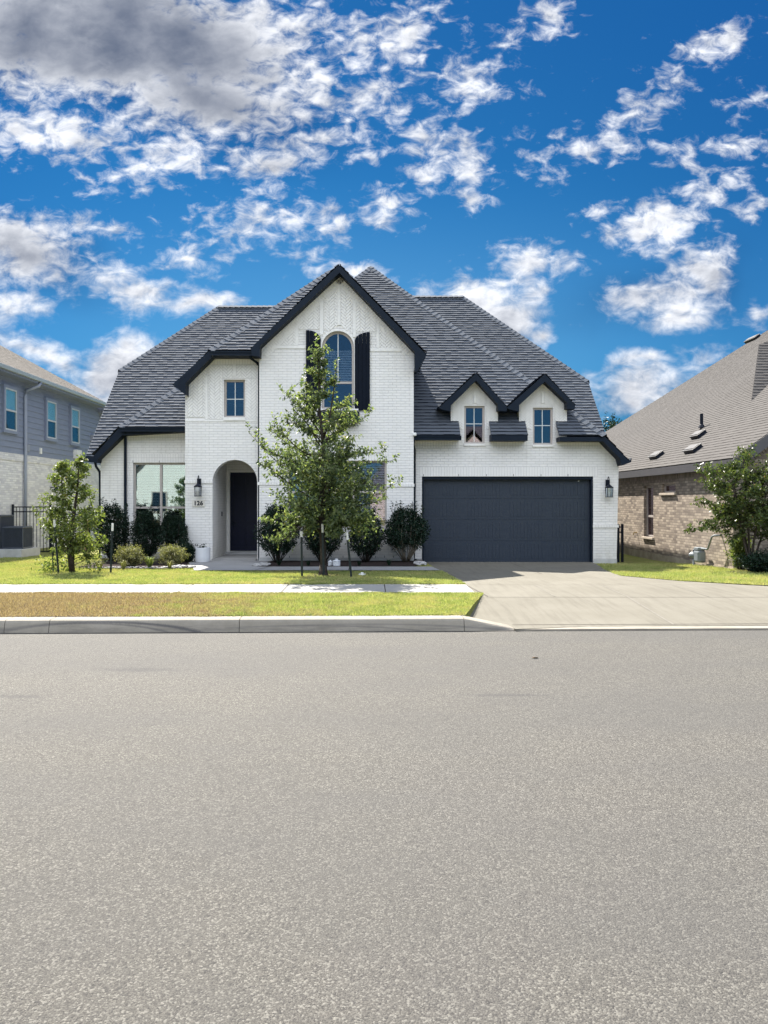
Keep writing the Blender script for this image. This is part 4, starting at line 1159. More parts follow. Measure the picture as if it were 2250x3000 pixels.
wallbox(116, 0, Z(1321, Dx(116, LX)), .14, .22, .04, M['white_plastic'], 'utility_box'); wallbox(220, 0, Z(1331, Dx(220, LX)), .5, .36, .16, M['white_plastic'], 'utility_box')
yl = Dx(148, LX); q = Vector((LX + .22, yl, Z(1432, yl)))
MB().lathe(q, [(.03, .10), (.05, .06), (.10, -.06), (.10, -.08)], 12).tube([(LX, yl, q.z + .05), q + Vector((0, 0, .08))], .02, 6).build('wall_lamp', M['metal_black'], N1)
MB().box(LX - 8, LX - .36, yF, yF + .35, -.6, 5.5).build('front_wall', M['siding'], N1)

# ------------------------------------------------------------------ neighbour on the right
M['brown_brick'] = brick_mat('mottled_brown_brick', (0.44, 0.37, 0.295), (0.155, 0.125, 0.105), (0.175, 0.147, 0.12), bw=.215, bh=.077, mo=.016, bias=-.1, dirt=.06)
M['brown_soldier'] = brick_mat('mottled_brown_soldier', (0.34, 0.28, 0.24), (0.18, 0.14, 0.12), (0.2, 0.17, 0.14), bw=.30, bh=.077, mo=.014, soldier=True)
M['brown_trim'] = plain('dark_grey_trim', (0.075, 0.072, 0.078), .5, .06, 5)
M['earth_base'] = plain('soil_stained_foundation', (.34, .30, .23), .9, .22, 2.2, .5, 30, spec=.1)
N2 = thing('brown_brick_house', 'brown brick house with a tall sunlit tan grey shingle roof, at the right edge', 'house', (14, 28, 0))
RX, RE, RZE, RMm = 9.10, 8.90, 2.77, .73
yc = 18.83; yr = 43.6
def n2w(): pass
# side wall with openings in (y, z): built as slabs around the two windows
w1 = (Dx(1914, RX), Dx(1886, RX)); w1z = (Z(1573, (w1[0] + w1[1]) / 2), Z(1424, (w1[0] + w1[1]) / 2))
w2 = (Dx(1979, RX), Dx(1938, RX)); w2z = (Z(1444, sum(w2) / 2), Z(1417, sum(w2) / 2))
ztop, zfd = 2.62, .02
loops = [[(yc, zfd), (yr - .4, zfd), (yr - .4, ztop), (yc, ztop)], [(w1[0], w1z[0]), (w1[1], w1z[0]), (w1[1], w1z[1]), (w1[0], w1z[1])], [(w2[0], w2z[0]), (w2[1], w2z[0]), (w2[1], w2z[1]), (w2[0], w2z[1])]]
mb = MB(); L3 = [[Vector((0, a, c)) for a, c in l] for l in loops]; flat = [p for l in L3 for p in l]
for tri in tessellate_polygon(L3): mb.poly([(RX, flat[i].y, flat[i].z) for i in tri])
for l in loops[1:]:
    for i in range(4):
        a, b_ = l[i], l[(i + 1) % 4]; mb.poly([(RX, a[0], a[1]), (RX, b_[0], b_[1]), (RX + .14, b_[0], b_[1]), (RX + .14, a[0], a[1])])
mb.poly([(RX, yc, zfd), (RX + 12, yc, zfd), (RX + 12, yc, 7.5), (RX + 6, yc, 7.0), (RX, yc, ztop)])
mb.build('side_wall', M['brown_brick'], N2)
MB().box(RX - .006, RX + .1, yc + .01, yr - .5, ztop - .30, ztop + .02).build('soldier_course', M['brown_soldier'], N2)
MB().poly([(RX - .03, yc - .03, -.7), (RX - .03, yr, -.7), (RX - .03, yr, -.10 + .12), (RX - .03, 32, .10), (RX - .03, yc - .03, zfd)]).poly([(RX - .03, yc - .03, -.7), (RX + 12, yc - .03, -.7), (RX + 12, yc - .03, zfd), (RX - .03, yc - .03, zfd)]).poly([(RX - .03, yc - .03, zfd), (RX - .03, yr, zfd), (RX + .05, yr, zfd), (RX + .05, yc, zfd)]).build('foundation', M['earth_base'], N2)
for (ws, wz, rail) in ((w1, w1z, True), (w2, w2z, False)):
    fr = MB(); a, b_ = ws; c, d_ = wz; e = .06
    for (p, q, r_, s_) in ((a, a + e, c, d_), (b_ - e, b_, c, d_), (a + e, b_ - e, d_ - e, d_), (a + e, b_ - e, c, c + e)) + (((a + e, b_ - e, (c + d_) / 2 - .19, (c + d_) / 2 - .12),) if rail else ()):
        fr.box(RX + .09, RX + .15, p, q, r_, s_)
    w = fr.build('window', M['frame'], N2)
    MB().box(RX + .12, RX + .126, a + .04, b_ - .04, c + .04, d_ - .04).build('pane', M['glass'], w)
    MB().box(RX + .16, RX + .17, a, b_, c, d_).build('shade', plain('dark_shade', (.07, .085, .09), .9, .1, 3), w)
    MB().box(RX - .06, RX + .10, a - .06, b_ + .06, c - .07, c).build('sill', plain('tan_sill', (.42, .36, .29), .8, .1, 8), w, bevel=.006)
# roof
mb = MB(); yfe = 18.35
def rp(x, y): return (x, y, RZE + RMm * (x - RE))
top = 13.0
shingles(mb, [rp(RE, yfe), rp(RE, yr), rp(RE + top, yr - top), rp(RE + top, yfe)], rnd, .15, .016, .2, .5)
shingles(mb, [(RE, yr, RZE), (RE + top, yr - top, RZE + RMm * top), (RE + 26, yr, RZE)], rnd, .3, .012)
mb.build('roof', M['roof_tan'], N2)
MB().box(RE - .005, RX + .02, yfe, yr, RZE - .24, RZE - .02).build('eave_board', M['brown_trim'], N2)
# front rake board and soffit
a0 = Vector((RE, yfe, RZE)); d_ = Vector((1, 0, RMm)).normalized(); nn = Vector((-d_.z, 0, d_.x))
MB().obox(a0 + d_ * 3.0 - nn * .13, d_ * 3.05, (0, .02, 0), nn * .125).build('rake_board', M['brown_trim'], N2)
MB().obox(a0 + d_ * 3.0 - nn * .10 + Vector((0, .37, 0)), d_ * 3.0, (0, .345, 0), nn * .05).build('rake_soffit', M['brown_trim'], N2)
mb = MB(); k = .3
while k < 6:
    c = Vector((RX, yc - .012, ztop + .05)) + d_ * k - nn * .16; mb.obox(c, d_ * .033, (0, .014, 0), nn * .10); k += .08
mb.build('rake_brick_band', M['brown_soldier'], N2)
# crossing roof at the right edge
mb = MB(); xa = 12.6; ya_ = 22.6
p0 = Vector(rp(11.62, 22.9)); 
cz = Vector(rp(13.6, 22.9)); 
shingles(mb, [p0, (16.5, 22.9, p0.z + .1), (16.5, 26.4, p0.z + 3.6), (12.95, 25.0, p0.z + 2.2)], rnd, .15, .022)
mb.build('cross_roof', M['roof_tan'], N2)
# roof vents and a pipe
def onroof(px, py):
    # the roof point seen at this pixel
    ux, uz = (px - CX) / FPX, (CY - py) / FPX
    D = (RZE - EYE - RMm * RE) / (uz - RMm * ux); return Vector((ux * D, D, EYE + uz * D))
un = Vector((-RMm, 0, 1)).normalized(); us = Vector((1, 0, RMm)).normalized()
for (px, py, l_) in ((1926, 1338, .34), (2033, 1320, .36), (2049, 1278, .30), (2206, 996, .50)):
    p = onroof(px, py)
    q = MB()
    for (l2, w2_, h0, h1) in ((1.0, .17, .10, .122), (.86, .12, .122, .14)):
        q.obox(p + un * (h0 + h1) / 2, Vector((0, 1, 0)) * l_ * l2, us * w2_, un * (h1 - h0) / 2)
    v = q.build('roof_vent', plain('grey_vent_metal', (.020, .020, .023), .5, .05, 4), N2, bevel=.015)
    MB().obox(p + un * .055, Vector((0, 1, 0)) * l_ * .93, us * .15, un * .05).build('vent_throat', M['metal_black'], v)
p = onroof(2055.5, 1256); MB().tube([p, p + Vector((0, 0, .48))], .05, 10).lathe(p + un * .0, [(.11, .03), (.07, .12), (.055, .14)], 10).build('vent_pipe', M['metal_black'], N2)
# gas meter on the side wall
GM = thing('gas_meter', 'grey gas meter with bent pipe on the brown brick side wall', 'gas meter', (RX - .2, Dx(2056, RX - .2), 0))
M['meter'] = plain('grey_meter_paint', (.17, .19, .205), .5, .08, 8)
xg = RX - .20; yg = Dx(2050, xg); zg = Z(1630, yg)
MB().obox((xg, yg, zg), (.11, 0, 0), (0, .16, 0), (0, 0, .16)).build('meter_body', M['meter'], GM, bevel=.05)
MB().obox((xg, yg + .02, zg + .20), (.10, 0, 0), (0, .13, 0), (0, 0, .045)).build('meter_head', M['meter'], GM, bevel=.02)
MB().lathe((xg - .02, yg + .38, zg + .02), [(.05, -.09), (.11, -.03), (.11, .02), (.04, .08)], 12).tube([(xg, yg + .15, zg + .16), (xg, yg + .38, zg + .16), (xg, yg + .38, zg + .0)], .025, 8).build('regulator', M['meter'], GM, smooth=False)
MB().tube([(xg, yg - .10, zg + .22), (xg, yg - .45, zg + .22), (xg, yg - .50, zg + .25), (xg, yg - .72, zg + .56), (xg + .02, yg - .80, zg + .60), (RX + .02, yg - .86, zg + .60)], .026, 8).build('outlet_pipe', M['meter'], GM, smooth=True)
MB().tube([(xg, yg + .38, zg - .02), (xg, yg + .38, -.40)], .026, 8).build('riser_pipe', M['meter'], GM, smooth=True)
# hose tap
yh = Dx(1866, RX); MB().tube([(RX + .02, yh, Z(1560, yh)), (RX - .10, yh, Z(1560, yh)), (RX - .12, yh, Z(1560, yh) - .08)], .022, 6).build('hose_tap', plain('brass', (.35, .25, .12), .4, .1, 9), N2)

# ------------------------------------------------------------------ iron fences, air conditioners
def fence(name, label, a, b_, ztop_, zbot, group, posts=None, gap=.105):
    a, b_ = Vector((a[0], a[1], 0)), Vector((b_[0], b_[1], 0)); d = b_ - a; L = d.length; d.normalize()
    F = thing(name, label, 'fence', (a.x, a.y, zbot), group)
    for z in (ztop_ - .04, ztop_ - .20, zbot + .12):
        MB().obox(a + d * L / 2 + Vector((0, 0, z)), d * L / 2, d.cross(Vector((0, 0, 1))) * .014, (0, 0, .018)).build('rail', M['metal_black'], F)
    for t_ in (posts or [0, L]):
        MB().obox(a + d * t_ + Vector((0, 0, (ztop_ + .05 + zbot - .15) / 2)), d * .032, d.cross(Vector((0, 0, 1))) * .032, (0, 0, (ztop_ + .05 - zbot + .15) / 2)).build('post', M['metal_black'], F)
    n_ = int(L / gap)
    for i in range(1, n_):
        MB().obox(a + d * (L * i / n_) + Vector((0, 0, (ztop_ - .05 + zbot + .1) / 2)), d * .009, d.cross(Vector((0, 0, 1))) * .009, (0, 0, (ztop_ - .05 - zbot - .1) / 2)).build('baluster', M['metal_black'], F)
    return F
fy = 25.5
fence('iron_fence', 'black iron fence panel behind the air conditioners on the left', (X(38, fy), fy), (X(147, fy + .3), fy + .3), Z(1482, fy), -.12, 'black iron fence panels')
fence('iron_fence', 'black iron fence panel behind the leafy young tree on the left', (X(152, fy + .3), fy + .3), (X(262, fy + .6), fy + .6), Z(1490, fy), -.12, 'black iron fence panels')
fence('iron_fence', 'short black iron fence between the garage and the brown brick wall', (X(1806, 22.6) + .05, 22.6), (X(1823, 22.6), 22.6), Z(1540, 22.6), -.25, 'black iron fence panels', gap=.12)
yw = 26.4; MB_ = MB().box(X(248, yw), X(258, yw), yw, yw + .12, -.3, Z(1512, yw)); tag(MB_.build('wooden_post', plain('tan_cedar', (.34, .22, .13), .8, .15, 6, .3, 30)), 'tan wooden post behind the young tree left of the white house', 'post')
def aircon(label, x0_, x1_, y0_, y1_, z0_, z1_):
    A = thing('air_conditioner', label, 'air conditioner', ((x0_ + x1_) / 2, (y0_ + y1_) / 2, z0_), 'outdoor air conditioners')
    MB().box(x0_ + .02, x1_ - .02, y0_ + .02, y1_ - .02, z0_ + .05, z1_ - .06).build('coil_core', plain('dark_coil', (.02, .025, .035), .7, .2, 20), A)
    mb = MB(); mat = plain('dark_grey_casing', (.055, .065, .085), .5, .06, 6)
    for k in range(int((x1_ - x0_) / .035)):
        xx = x0_ + .03 + k * .035; mb.box(xx, xx + .010, y0_ - .004, y0_ + .02, z0_ + .05, z1_ - .06)
    for k in range(int((y1_ - y0_) / .05)):
        yy = y0_ + .03 + k * .05; mb.box(x1_ - .02, x1_ + .004, yy, yy + .012, z0_ + .05, z1_ - .06)
    mb.build('grille', mat, A)
    MB().box(x0_ - .01, x1_ + .01, y0_ - .01, y1_ + .01, z1_ - .06, z1_).build('top_cover', mat, A, bevel=.02); MB().box(x0_ - .01, x1_ + .01, y0_ - .01, y1_ + .01, z0_, z0_ + .05).build('base_pan', mat, A)
    for (xx, yy) in ((x0_, y0_), (x1_, y0_), (x1_, y1_), (x0_, y1_)): MB().box(xx - .012, xx + .012, yy - .012, yy + .012, z0_ + .05, z1_ - .06).build('corner_post', mat, A)
ya_ = 22.9
zb_ = Z(1608, ya_)
aircon('large dark air conditioner on the concrete pad, cut by the left edge', X(39.5, 23.75) - .85, X(39.5, 23.75), ya_, ya_ + .85, zb_, Z(1509, ya_))
aircon('small dark air conditioner on the concrete pad beside the larger one', X(94.5, 23.5) - .62, X(94.5, 23.5), ya_ - .05, ya_ + .6, zb_, Z(1543, ya_))
tag(MB().box(X(-60, 22.6), X(118, 23.9), 22.6, 23.9, -.3, zb_ - .002).build('concrete_pad', M['concrete_base'], bevel=.01), 'pale concrete pad under the two air conditioners', 'pad')

# ------------------------------------------------------------------ plants
M['leaf'] = leaf_mat('young_tree_leaf', (0.032, 0.074, 0.048), (0.32, 0.37, 0.19), .48, .34, (0.46, 0.38, 0.10))
M['leaf_lime'] = leaf_mat('lime_leaf', (0.050, 0.10, 0.036), (0.32, 0.36, 0.13), .42, .38, (0.45, 0.38, 0.10))
M['leaf_dark'] = leaf_mat('dark_shrub_leaf', (0.012, 0.030, 0.020), (0.030, 0.060, 0.036), .20, .40)
M['leaf_box'] = leaf_mat('variegated_leaf', (0.10, 0.12, 0.045), (0.42, 0.40, 0.20), .30, .5)
M['leaf_myrtle'] = leaf_mat('glossy_leaf', (0.040, 0.075, 0.030), (0.16, 0.19, 0.075), .36, .25, (0.28, 0.16, 0.07))
M['bark'] = plain('dark_bark', (0.050, 0.042, 0.036), .9, .35, 14.0, .9, 40.0, spec=.1)
M['stem'] = plain('pale_stem', (0.20, 0.17, 0.13), .85, .25, 14.0, spec=.1)


def leaf_arrays(pos, dr, L, W, rg):
    pos = np.asarray(pos, np.float32); dr = np.asarray(dr, np.float32); n = len(pos)
    dr = dr / (np.linalg.norm(dr, axis=1, keepdims=True) + 1e-9)
    rv = rg.normal(size=(n, 3)).astype(np.float32); rv[:, 2] += 0.9
    sd = np.cross(dr, rv); sd /= (np.linalg.norm(sd, axis=1, keepdims=True) + 1e-9)
    nm = np.cross(sd, dr)
    L = (L * rg.uniform(.65, 1.25, n))[:, None].astype(np.float32); Wd = (W * rg.uniform(.75, 1.2, n))[:, None].astype(np.float32)
    m_ = pos + dr * L * .45
    v = np.stack([pos, m_ + sd * Wd * .5 + nm * Wd * .22, pos + dr * L - nm * L * .10, m_ - sd * Wd * .5 + nm * Wd * .22], 1)
    f = np.arange(n)[:, None] * 4
    f = np.concatenate([f + np.array([[0, 1, 2]]), f + np.array([[0, 2, 3]])], 1).reshape(-1, 3)
    tone = np.repeat(np.clip(rg.beta(2.0, 2.4, n), 0, 1), 2)
    return v.reshape(-1, 3), f, tone


def wander(rg, p, d, L, n, bend=.18, lift=0.0):
    """a crooked shoot"""
    pts = [np.array(p, float)]; d = np.array(d, float); d /= np.linalg.norm(d)
    for i in range(n):
        d = d + rg.normal(size=3) * bend + np.array([0, 0, lift]); d /= np.linalg.norm(d)
        pts.append(pts[-1] + d * L / n)
    return pts


def along(pts, t):
    k = t * (len(pts) - 1); i = min(int(k), len(pts) - 2); f = k - i
    return pts[i] * (1 - f) + pts[i + 1] * f, pts[i + 1] - pts[i]


class Plant:
    def __init__(s, seed): s.rg = np.random.default_rng(seed); s.pos = []; s.dir = []; s.wood = MB()
    def shoot(s, pts, r0, r1, n=5): s.wood.tube([Vector(p) for p in pts], [r0 + (r1 - r0) * i / (len(pts) - 1) for i in range(len(pts))], n)
    def leafy(s, pts, n, t0=0.15, spread=.75, jit=.012):
        rg = s.rg
        for t in np.linspace(t0, 1.0, n):
            p, d = along(pts, t); d = d / (np.linalg.norm(d) + 1e-9)
            o = rg.normal(size=3); o -= d * o.dot(d); o /= (np.linalg.norm(o) + 1e-9)
            s.pos.append(p + rg.normal(size=3) * jit); s.dir.append(d * (1 - spread) + o * spread + np.array([0, 0, -.05]))
    def limb(s, p, d, L, r, twigs, leaves, lift=.05, twl=.34):
        rg = s.rg; pts = wander(rg, p, d, L, 7, .13, lift); s.shoot(pts, r, r * .25)
        for k in range(twigs):
            t = rg.uniform(.28, 1.0) if k else 1.0; q, dd = along(pts, t); dd = dd / np.linalg.norm(dd)
            o = rg.normal(size=3) * .8; o[2] = abs(o[2]) * .5 - .05
            tw = wander(rg, q, dd * .7 + o, twl * rg.uniform(.6, 1.3) * (.65 + .35 * min(L, 1)), 4, .18, .06)
            s.shoot(tw, r * .25, .0015, 3); s.leafy(tw, leaves)
        s.leafy(pts, int(leaves * 1.5), .45)
    def finish(s, root, mat, L, W, wood='bark', crown='crown', trunk='trunk'):
        v, f, tn = leaf_arrays(s.pos, s.dir, L, W, s.rg)
        c = np_mesh(crown, v, f, tn, mat, root)
        off = root.location.copy(); s.wood.v = [tuple(Vector(p) + off) for p in s.wood.v]
        s.wood.build(trunk, M[wood], root, smooth=True)
        return root


def interp(tab, z): return lerp_tab(tab, z)

# the young tree in the front lawn
BX, BY = X(947, 16.0), 16.0
T1 = thing('young_tree', 'tallest young tree, staked on the lawn, its top reaching the arched upper window', 'tree', (BX, BY, gz(BX, BY) - .02))
pl_ = Plant(11); rg = pl_.rg
lead = [np.array(p, float) for p in ((0, 0, 0), (.0, 0, .5), (-.03, .02, 1.0), (-.05, .0, 1.6), (.03, .03, 2.3), (-.02, 0, 3.0), (-.10, .02, 3.7), (-.08, 0, 4.3), (-.12, .0, 4.75), (-.17, 0, 5.12))]
pl_.shoot(lead[:], .075, .006, 9)
pl_.leafy(lead[-4:], 46, .0, .6); pl_.wood.tube([(0, 0, -.05), (0, 0, .06), (0, 0, .25)], [.13, .10, .076], 9)
second = [np.array(p, float) for p in ((.0, .02, 2.9), (.14, -.05, 3.4), (.22, -.02, 3.9), (.26, 0, 4.3), (.29, .0, 4.62))]
pl_.shoot(second, .025, .004); pl_.leafy(second, 55, .3, .7)
HW = [(.8, .35), (1.05, .70), (1.4, 1.0), (1.75, 1.22), (2.2, 1.34), (2.6, 1.2), (3.0, .95), (3.4, .80), (3.8, .52), (4.2, .24), (4.7, .13), (5.1, .06)]
az = 0.0
for i in range(66):
    z = .95 + (4.75 - .95) * (i / 65) ** 1.75; az += 2.39996 + rg.normal() * .45
    q, _ = along(lead, np.interp(z, [p[2] for p in lead], np.linspace(0, 1, len(lead))))
    reach = interp(HW, z + .25) * rg.choice([.42, .7, .9, 1.0, 1.18]); tilt = rg.uniform(.10, .65) if z > 1.4 else rg.uniform(-.10, .22)
    pl_.limb(q, (math.cos(az), math.sin(az) * .9, tilt), reach, .010 + .008 * reach, 5 + int(8 * reach), 12, lift=.03, twl=.30)
for (tx, tz, z0, ty) in ((-1.80, 2.68, 1.9, -.2), (-1.45, 2.25, 1.6, .2), (-1.25, 3.0, 2.3, 0), (1.62, 2.12, 1.5, -.1), (1.47, 2.80, 2.0, .15), (1.35, 1.72, 1.2, -.25), (-1.28, 1.50, 1.15, -.3), (.98, 3.25, 2.4, 0), (-1.02, 3.75, 2.7, .1), (-.72, 3.95, 3.0, -.1), (.72, 3.62, 2.8, -.2), (.5, 1.05, 1.25, -.5), (-.5, 1.05, 1.25, -.6), (.1, 1.0, 1.3, -.9)):
    d = np.array([tx, ty, tz - z0]); q, _ = along(lead, np.interp(z0, [p[2] for p in lead], np.linspace(0, 1, len(lead))))
    pl_.limb(q, d, float(np.linalg.norm(d)), .016, 9, 12, lift=.0, twl=.26)
cl = [(rg.uniform(-.85, 1.0), rg.uniform(-.7, .7), rg.uniform(1.05, 2.45)) for _ in range(30)]
for i in range(4700):
    cx_, cy_, cz_ = cl[i % 30]; q = np.array([cx_, cy_, cz_]) + rg.normal(size=3) * np.array([.20, .20, .15]); pl_.pos.append(q); pl_.dir.append(rg.normal(size=3) + np.array([0, 0, -.3]))
for i in range(700):
    z = rg.uniform(.95, 2.9); a_ = rg.uniform(0, 6.283); r_ = interp(HW, z) * .60 * math.sqrt(rg.random())
    pl_.pos.append(np.array([math.cos(a_) * r_, math.sin(a_) * r_, z])); pl_.dir.append(rg.normal(size=3) + np.array([0, 0, -.3]))
keep = [k for k, p in enumerate(pl_.pos) if not (p[1] < .05 and any(abs(p[0] - sx) < .10 and p[2] < zt_ for sx, zt_ in ((-.46, 1.12), (.50, 1.14), (-.02, 1.30))))]
pl_.pos = [pl_.pos[k] for k in keep]; pl_.dir = [pl_.dir[k] for k in keep]
pl_.finish(T1, M['leaf'], .092, .046)

# the small leafy tree at the left of the lawn
BX2, BY2 = X(213, 16.8), 16.8
T2 = thing('young_tree', 'small bushy young tree with pale tips between stakes at the left of the lawn', 'tree', (BX2, BY2, gz(BX2, BY2) - .02))
pl_ = Plant(5); rg = pl_.rg
for pts, r in (([(0, 0, 0), (-.03, 0, .6), (.02, 0, 1.3), (.10, .02, 1.9), (.13, 0, 2.35), (.17, 0, 2.64)], .055), ([(-.05, .03, 0), (-.12, 0, .7), (-.22, .02, 1.4), (-.24, 0, 2.0), (-.25, 0, 2.42)], .04)):
    pts = [np.array(p, float) for p in pts]; pl_.shoot(pts, r, .004, 7); pl_.leafy(pts, 80, .35, .75)
    for i in range(21):
        z = .25 + 2.1 * (i / 20); q, _ = along(pts, min(1, z / pts[-1][2])); a_ = i * 2.4 + r * 50
        reach = interp([(.2, .52), (.6, .66), (1.1, .66), (1.4, .46), (1.8, .26), (2.4, .10)], z) * rg.choice([.45, .75, 1.0, 1.25])
        pl_.limb(q, (math.cos(a_), math.sin(a_), rg.uniform(.1, .7)), reach, .010, 7, 11, lift=.03, twl=.22)
for (tx, tz, z0) in ((-.93, 1.20, .8), (-.80, 1.5, .9), (-.70, .95, .6), (.55, 1.75, 1.2), (.62, 1.35, .9), (.75, .55, .3), (.60, .30, .2)):
    pl_.limb(np.array([0, 0, z0]), (tx, rg.normal() * .15, tz - z0), math.hypot(tx, tz - z0), .010, 8, 11, twl=.2)
cl = [(rg.uniform(-.55, .55), rg.uniform(-.35, .35), rg.uniform(.12, 1.25)) for _ in range(16)]
for i in range(1500):
    q = np.array(cl[i % 16]) + rg.normal(size=3) * np.array([.12, .12, .10])
    if q[2] > .03: pl_.pos.append(q); pl_.dir.append(rg.normal(size=3) + np.array([0, 0, .2]))
pl_.finish(T2, M['leaf_lime'], .085, .042)

# glossy tree by the brown brick house
BX3, BY3 = X(2196, 17.6), 17.6
T3 = thing('glossy_tree', 'multi stemmed glossy leaved tree in front of the brown brick house at the right edge', 'tree', (BX3, BY3, gz(BX3, BY3) - .02))
pl_ = Plant(23); rg = pl_.rg
for (dx_, dy_, h_) in ((-.5, -.1, 2.2), (.15, .1, 2.7), (.7, -.1, 2.4), (-.15, .3, 2.5), (1.2, .1, 2.2)):
    pts = wander(rg, (0, 0, 0), (dx_ * .6, dy_, 2.0), h_, 6, .06, .05); pl_.shoot(pts, .035, .008, 6)
    for i in range(17):
        t = .36 + .64 * i / 16; q, _ = along(pts, t); a_ = i * 2.4
        pl_.limb(q, (math.cos(a_), math.sin(a_), .25), rg.uniform(.55, 1.0) * (1.15 - .45 * t), .011, 8, 12, lift=-.01, twl=.28)
for (tx, tz, z0) in ((-1.25, 1.22, 1.3), (-1.05, 1.05, 1.2), (-1.15, 2.2, 1.4), (-.75, 2.55, 1.6), (-.9, 1.75, 1.3), (-.4, .9, 1.0), (.3, 2.75, 1.7)):
    pl_.limb(np.array([-.15, 0, z0]), (tx, rg.normal() * .2, tz - z0), math.hypot(tx, tz - z0), .012, 12, 12, lift=-.02, twl=.26)
pl_.finish(T3, M['leaf_myrtle'], .080, .046)

# far tree behind the roof on the right
T4 = thing('far_tree', 'distant dark tree crown rising behind the tan roof on the right', 'tree', (21.0, 62, -.4))
pl_ = Plant(31); rg = pl_.rg
pts = wander(rg, (0, 0, 0), (0, 0, 1), 8.2, 6, .05, .05); pl_.shoot(pts, .25, .04, 7)
for i in range(34):
    t = .35 + .65 * i / 33; q, _ = along(pts, t)
    pl_.limb(q, (math.cos(i * 2.4), math.sin(i * 2.4), .5), rg.uniform(1.2, 2.6) * (1.25 - .6 * t), .05, 9, 8, twl=.9)
pl_.finish(T4, M['leaf_dark'], .22, .13)

# dark shrubs: two prototypes, then copies
SHR_GROUP = 'dark clipped shrubs against the white house'
def shrub(seed, label, loc, h, r, nst, foot=.30, mat='leaf_dark', leafL=.066, leafW=.034, sprout=0, low=.22, name='dark_shrub', group=SHR_GROUP, dense=1.0, pale=False):
    T = thing(name, label, 'shrub', loc, group); p_ = Plant(seed); rg = p_.rg
    for i in range(nst):
        a_ = i * 2.4 + rg.normal() * .3; rr = math.sqrt((i + .5) / nst)
        top = np.array([math.cos(a_) * r * rr, math.sin(a_) * r * rr, h * (1.0 - .33 * rr ** 2.5) * rg.uniform(.86, 1.02)])
        b0 = np.array([math.cos(a_), math.sin(a_), 0]) * .07 * rr
        mid = b0 * .4 + top * .55 + np.array([math.cos(a_), math.sin(a_), 0]) * r * rr * .22
        pts = [b0, b0 * .6 + mid * .4, mid, mid * .5 + top * .5, top]; p_.shoot(pts, .012, .003, 4); p_.leafy(pts, int(15 * dense), low + .1, .7)
        for k in range(int(13 * dense)):
            t = rg.uniform(low + (.0 if rr > .5 else .25), 1.0); q, dd = along(pts, t); o = rg.normal(size=3); o[2] = abs(o[2]) * .7
            tw = wander(rg, q, dd / np.linalg.norm(dd) * .5 + o * .8, rg.uniform(.10, .24), 3, .2, .05); p_.leafy(tw, 9, .1)
    for i in range(sprout):
        a_ = rg.uniform(0, 6.28); rr = rg.uniform(.2, .95) * r
        q = np.array([math.cos(a_) * rr, math.sin(a_) * rr, h * .82]); tw = wander(rg, q, (rg.normal() * .1, rg.normal() * .1, 1), h * rg.uniform(.2, .36), 4, .05, .05)
        p_.shoot(tw, .005, .002, 3); p_.leafy(tw, 26, .1, .65)
    nv = int(4200 * dense * h * r)
    for i in range(nv):
        z = rg.uniform(low, .97); a_ = rg.uniform(0, 6.283); prof = math.sin(min(1, max(0, (z - low * .75) / (1 - low * .75))) ** .75 * math.pi) ** .55
        r_ = r * prof * rg.random() ** .38 * (1 + .16 * math.sin(3 * a_ + seed) * math.sin(9 * z + seed)); zz2 = z * h * (1 + .05 * math.sin(5 * a_ + seed))
        p_.pos.append(np.array([math.cos(a_) * r_, math.sin(a_) * r_, zz2])); p_.dir.append(rg.normal(size=3) + np.array([math.cos(a_), math.sin(a_), .4]))
    return p_.finish(T, M[mat], leafL, leafW, 'stem' if pale else 'bark', 'foliage', 'stem')
def at(px, D): return Vector((X(px, D), D, gz(X(px, D), D) + .01))
S1 = shrub(41, 'dark shrub at the corner beside the front door, tallest left of the young tree', at(812, 20.1), 1.52, .56, 30, sprout=10)
S2 = shrub(42, 'dark shrub with pale bare stems overlapping the left edge of the garage door', at(1190, 20.3), 1.42, .62, 32, sprout=18, low=.34, pale=True)
dup(S1, at(945, 20.2), 2.1, 'dark shrub directly behind the trunk of the young tree', .93)
dup(S1, at(1072, 20.2), 5.2, 'dark shrub under the lower window, right of the young tree trunk', .86)
S3 = shrub(43, 'dark shrub by the downspout at the left corner of the white house', at(332, 21.0), 1.55, .48, 26, sprout=6, low=.12)
dup(S3, at(428, 20.9), 2.6, 'dark shrub under the left pane of the wide window', .88)
dup(S1, at(506, 20.9), 4.0, 'dark shrub under the wide window against the porch tower', .82)
B1 = shrub(51, 'round cream and green variegated bush in the bed, the darker one nearer the downspout', at(381, 18.5), .46, .32, 32, mat='leaf_box', leafL=.035, leafW=.022, low=.05, name='round_bush', group='round variegated bushes in the left bed', dense=1.2)
dup(B1, at(503, 18.7), 1.1, 'round cream and green variegated bush, the brighter one near the white pot', 1.02)
shrub(52, 'low dark bush between the bright round bush and the white pot', at(548, 20.3), .46, .17, 14, low=.1, name='low_bush', group=None)
shrub(53, 'bright green small bush at the corner of the brown brick house', at(2172, 18.3), .80, .26, 16, mat='leaf_lime', leafL=.06, leafW=.03, low=.1, name='green_bush', group=None)
shrub(54, 'low dark spreading bush under the glossy tree at the right edge', at(2230, 17.3), .42, .45, 26, leafL=.05, low=.06, name='low_bush', group=None)

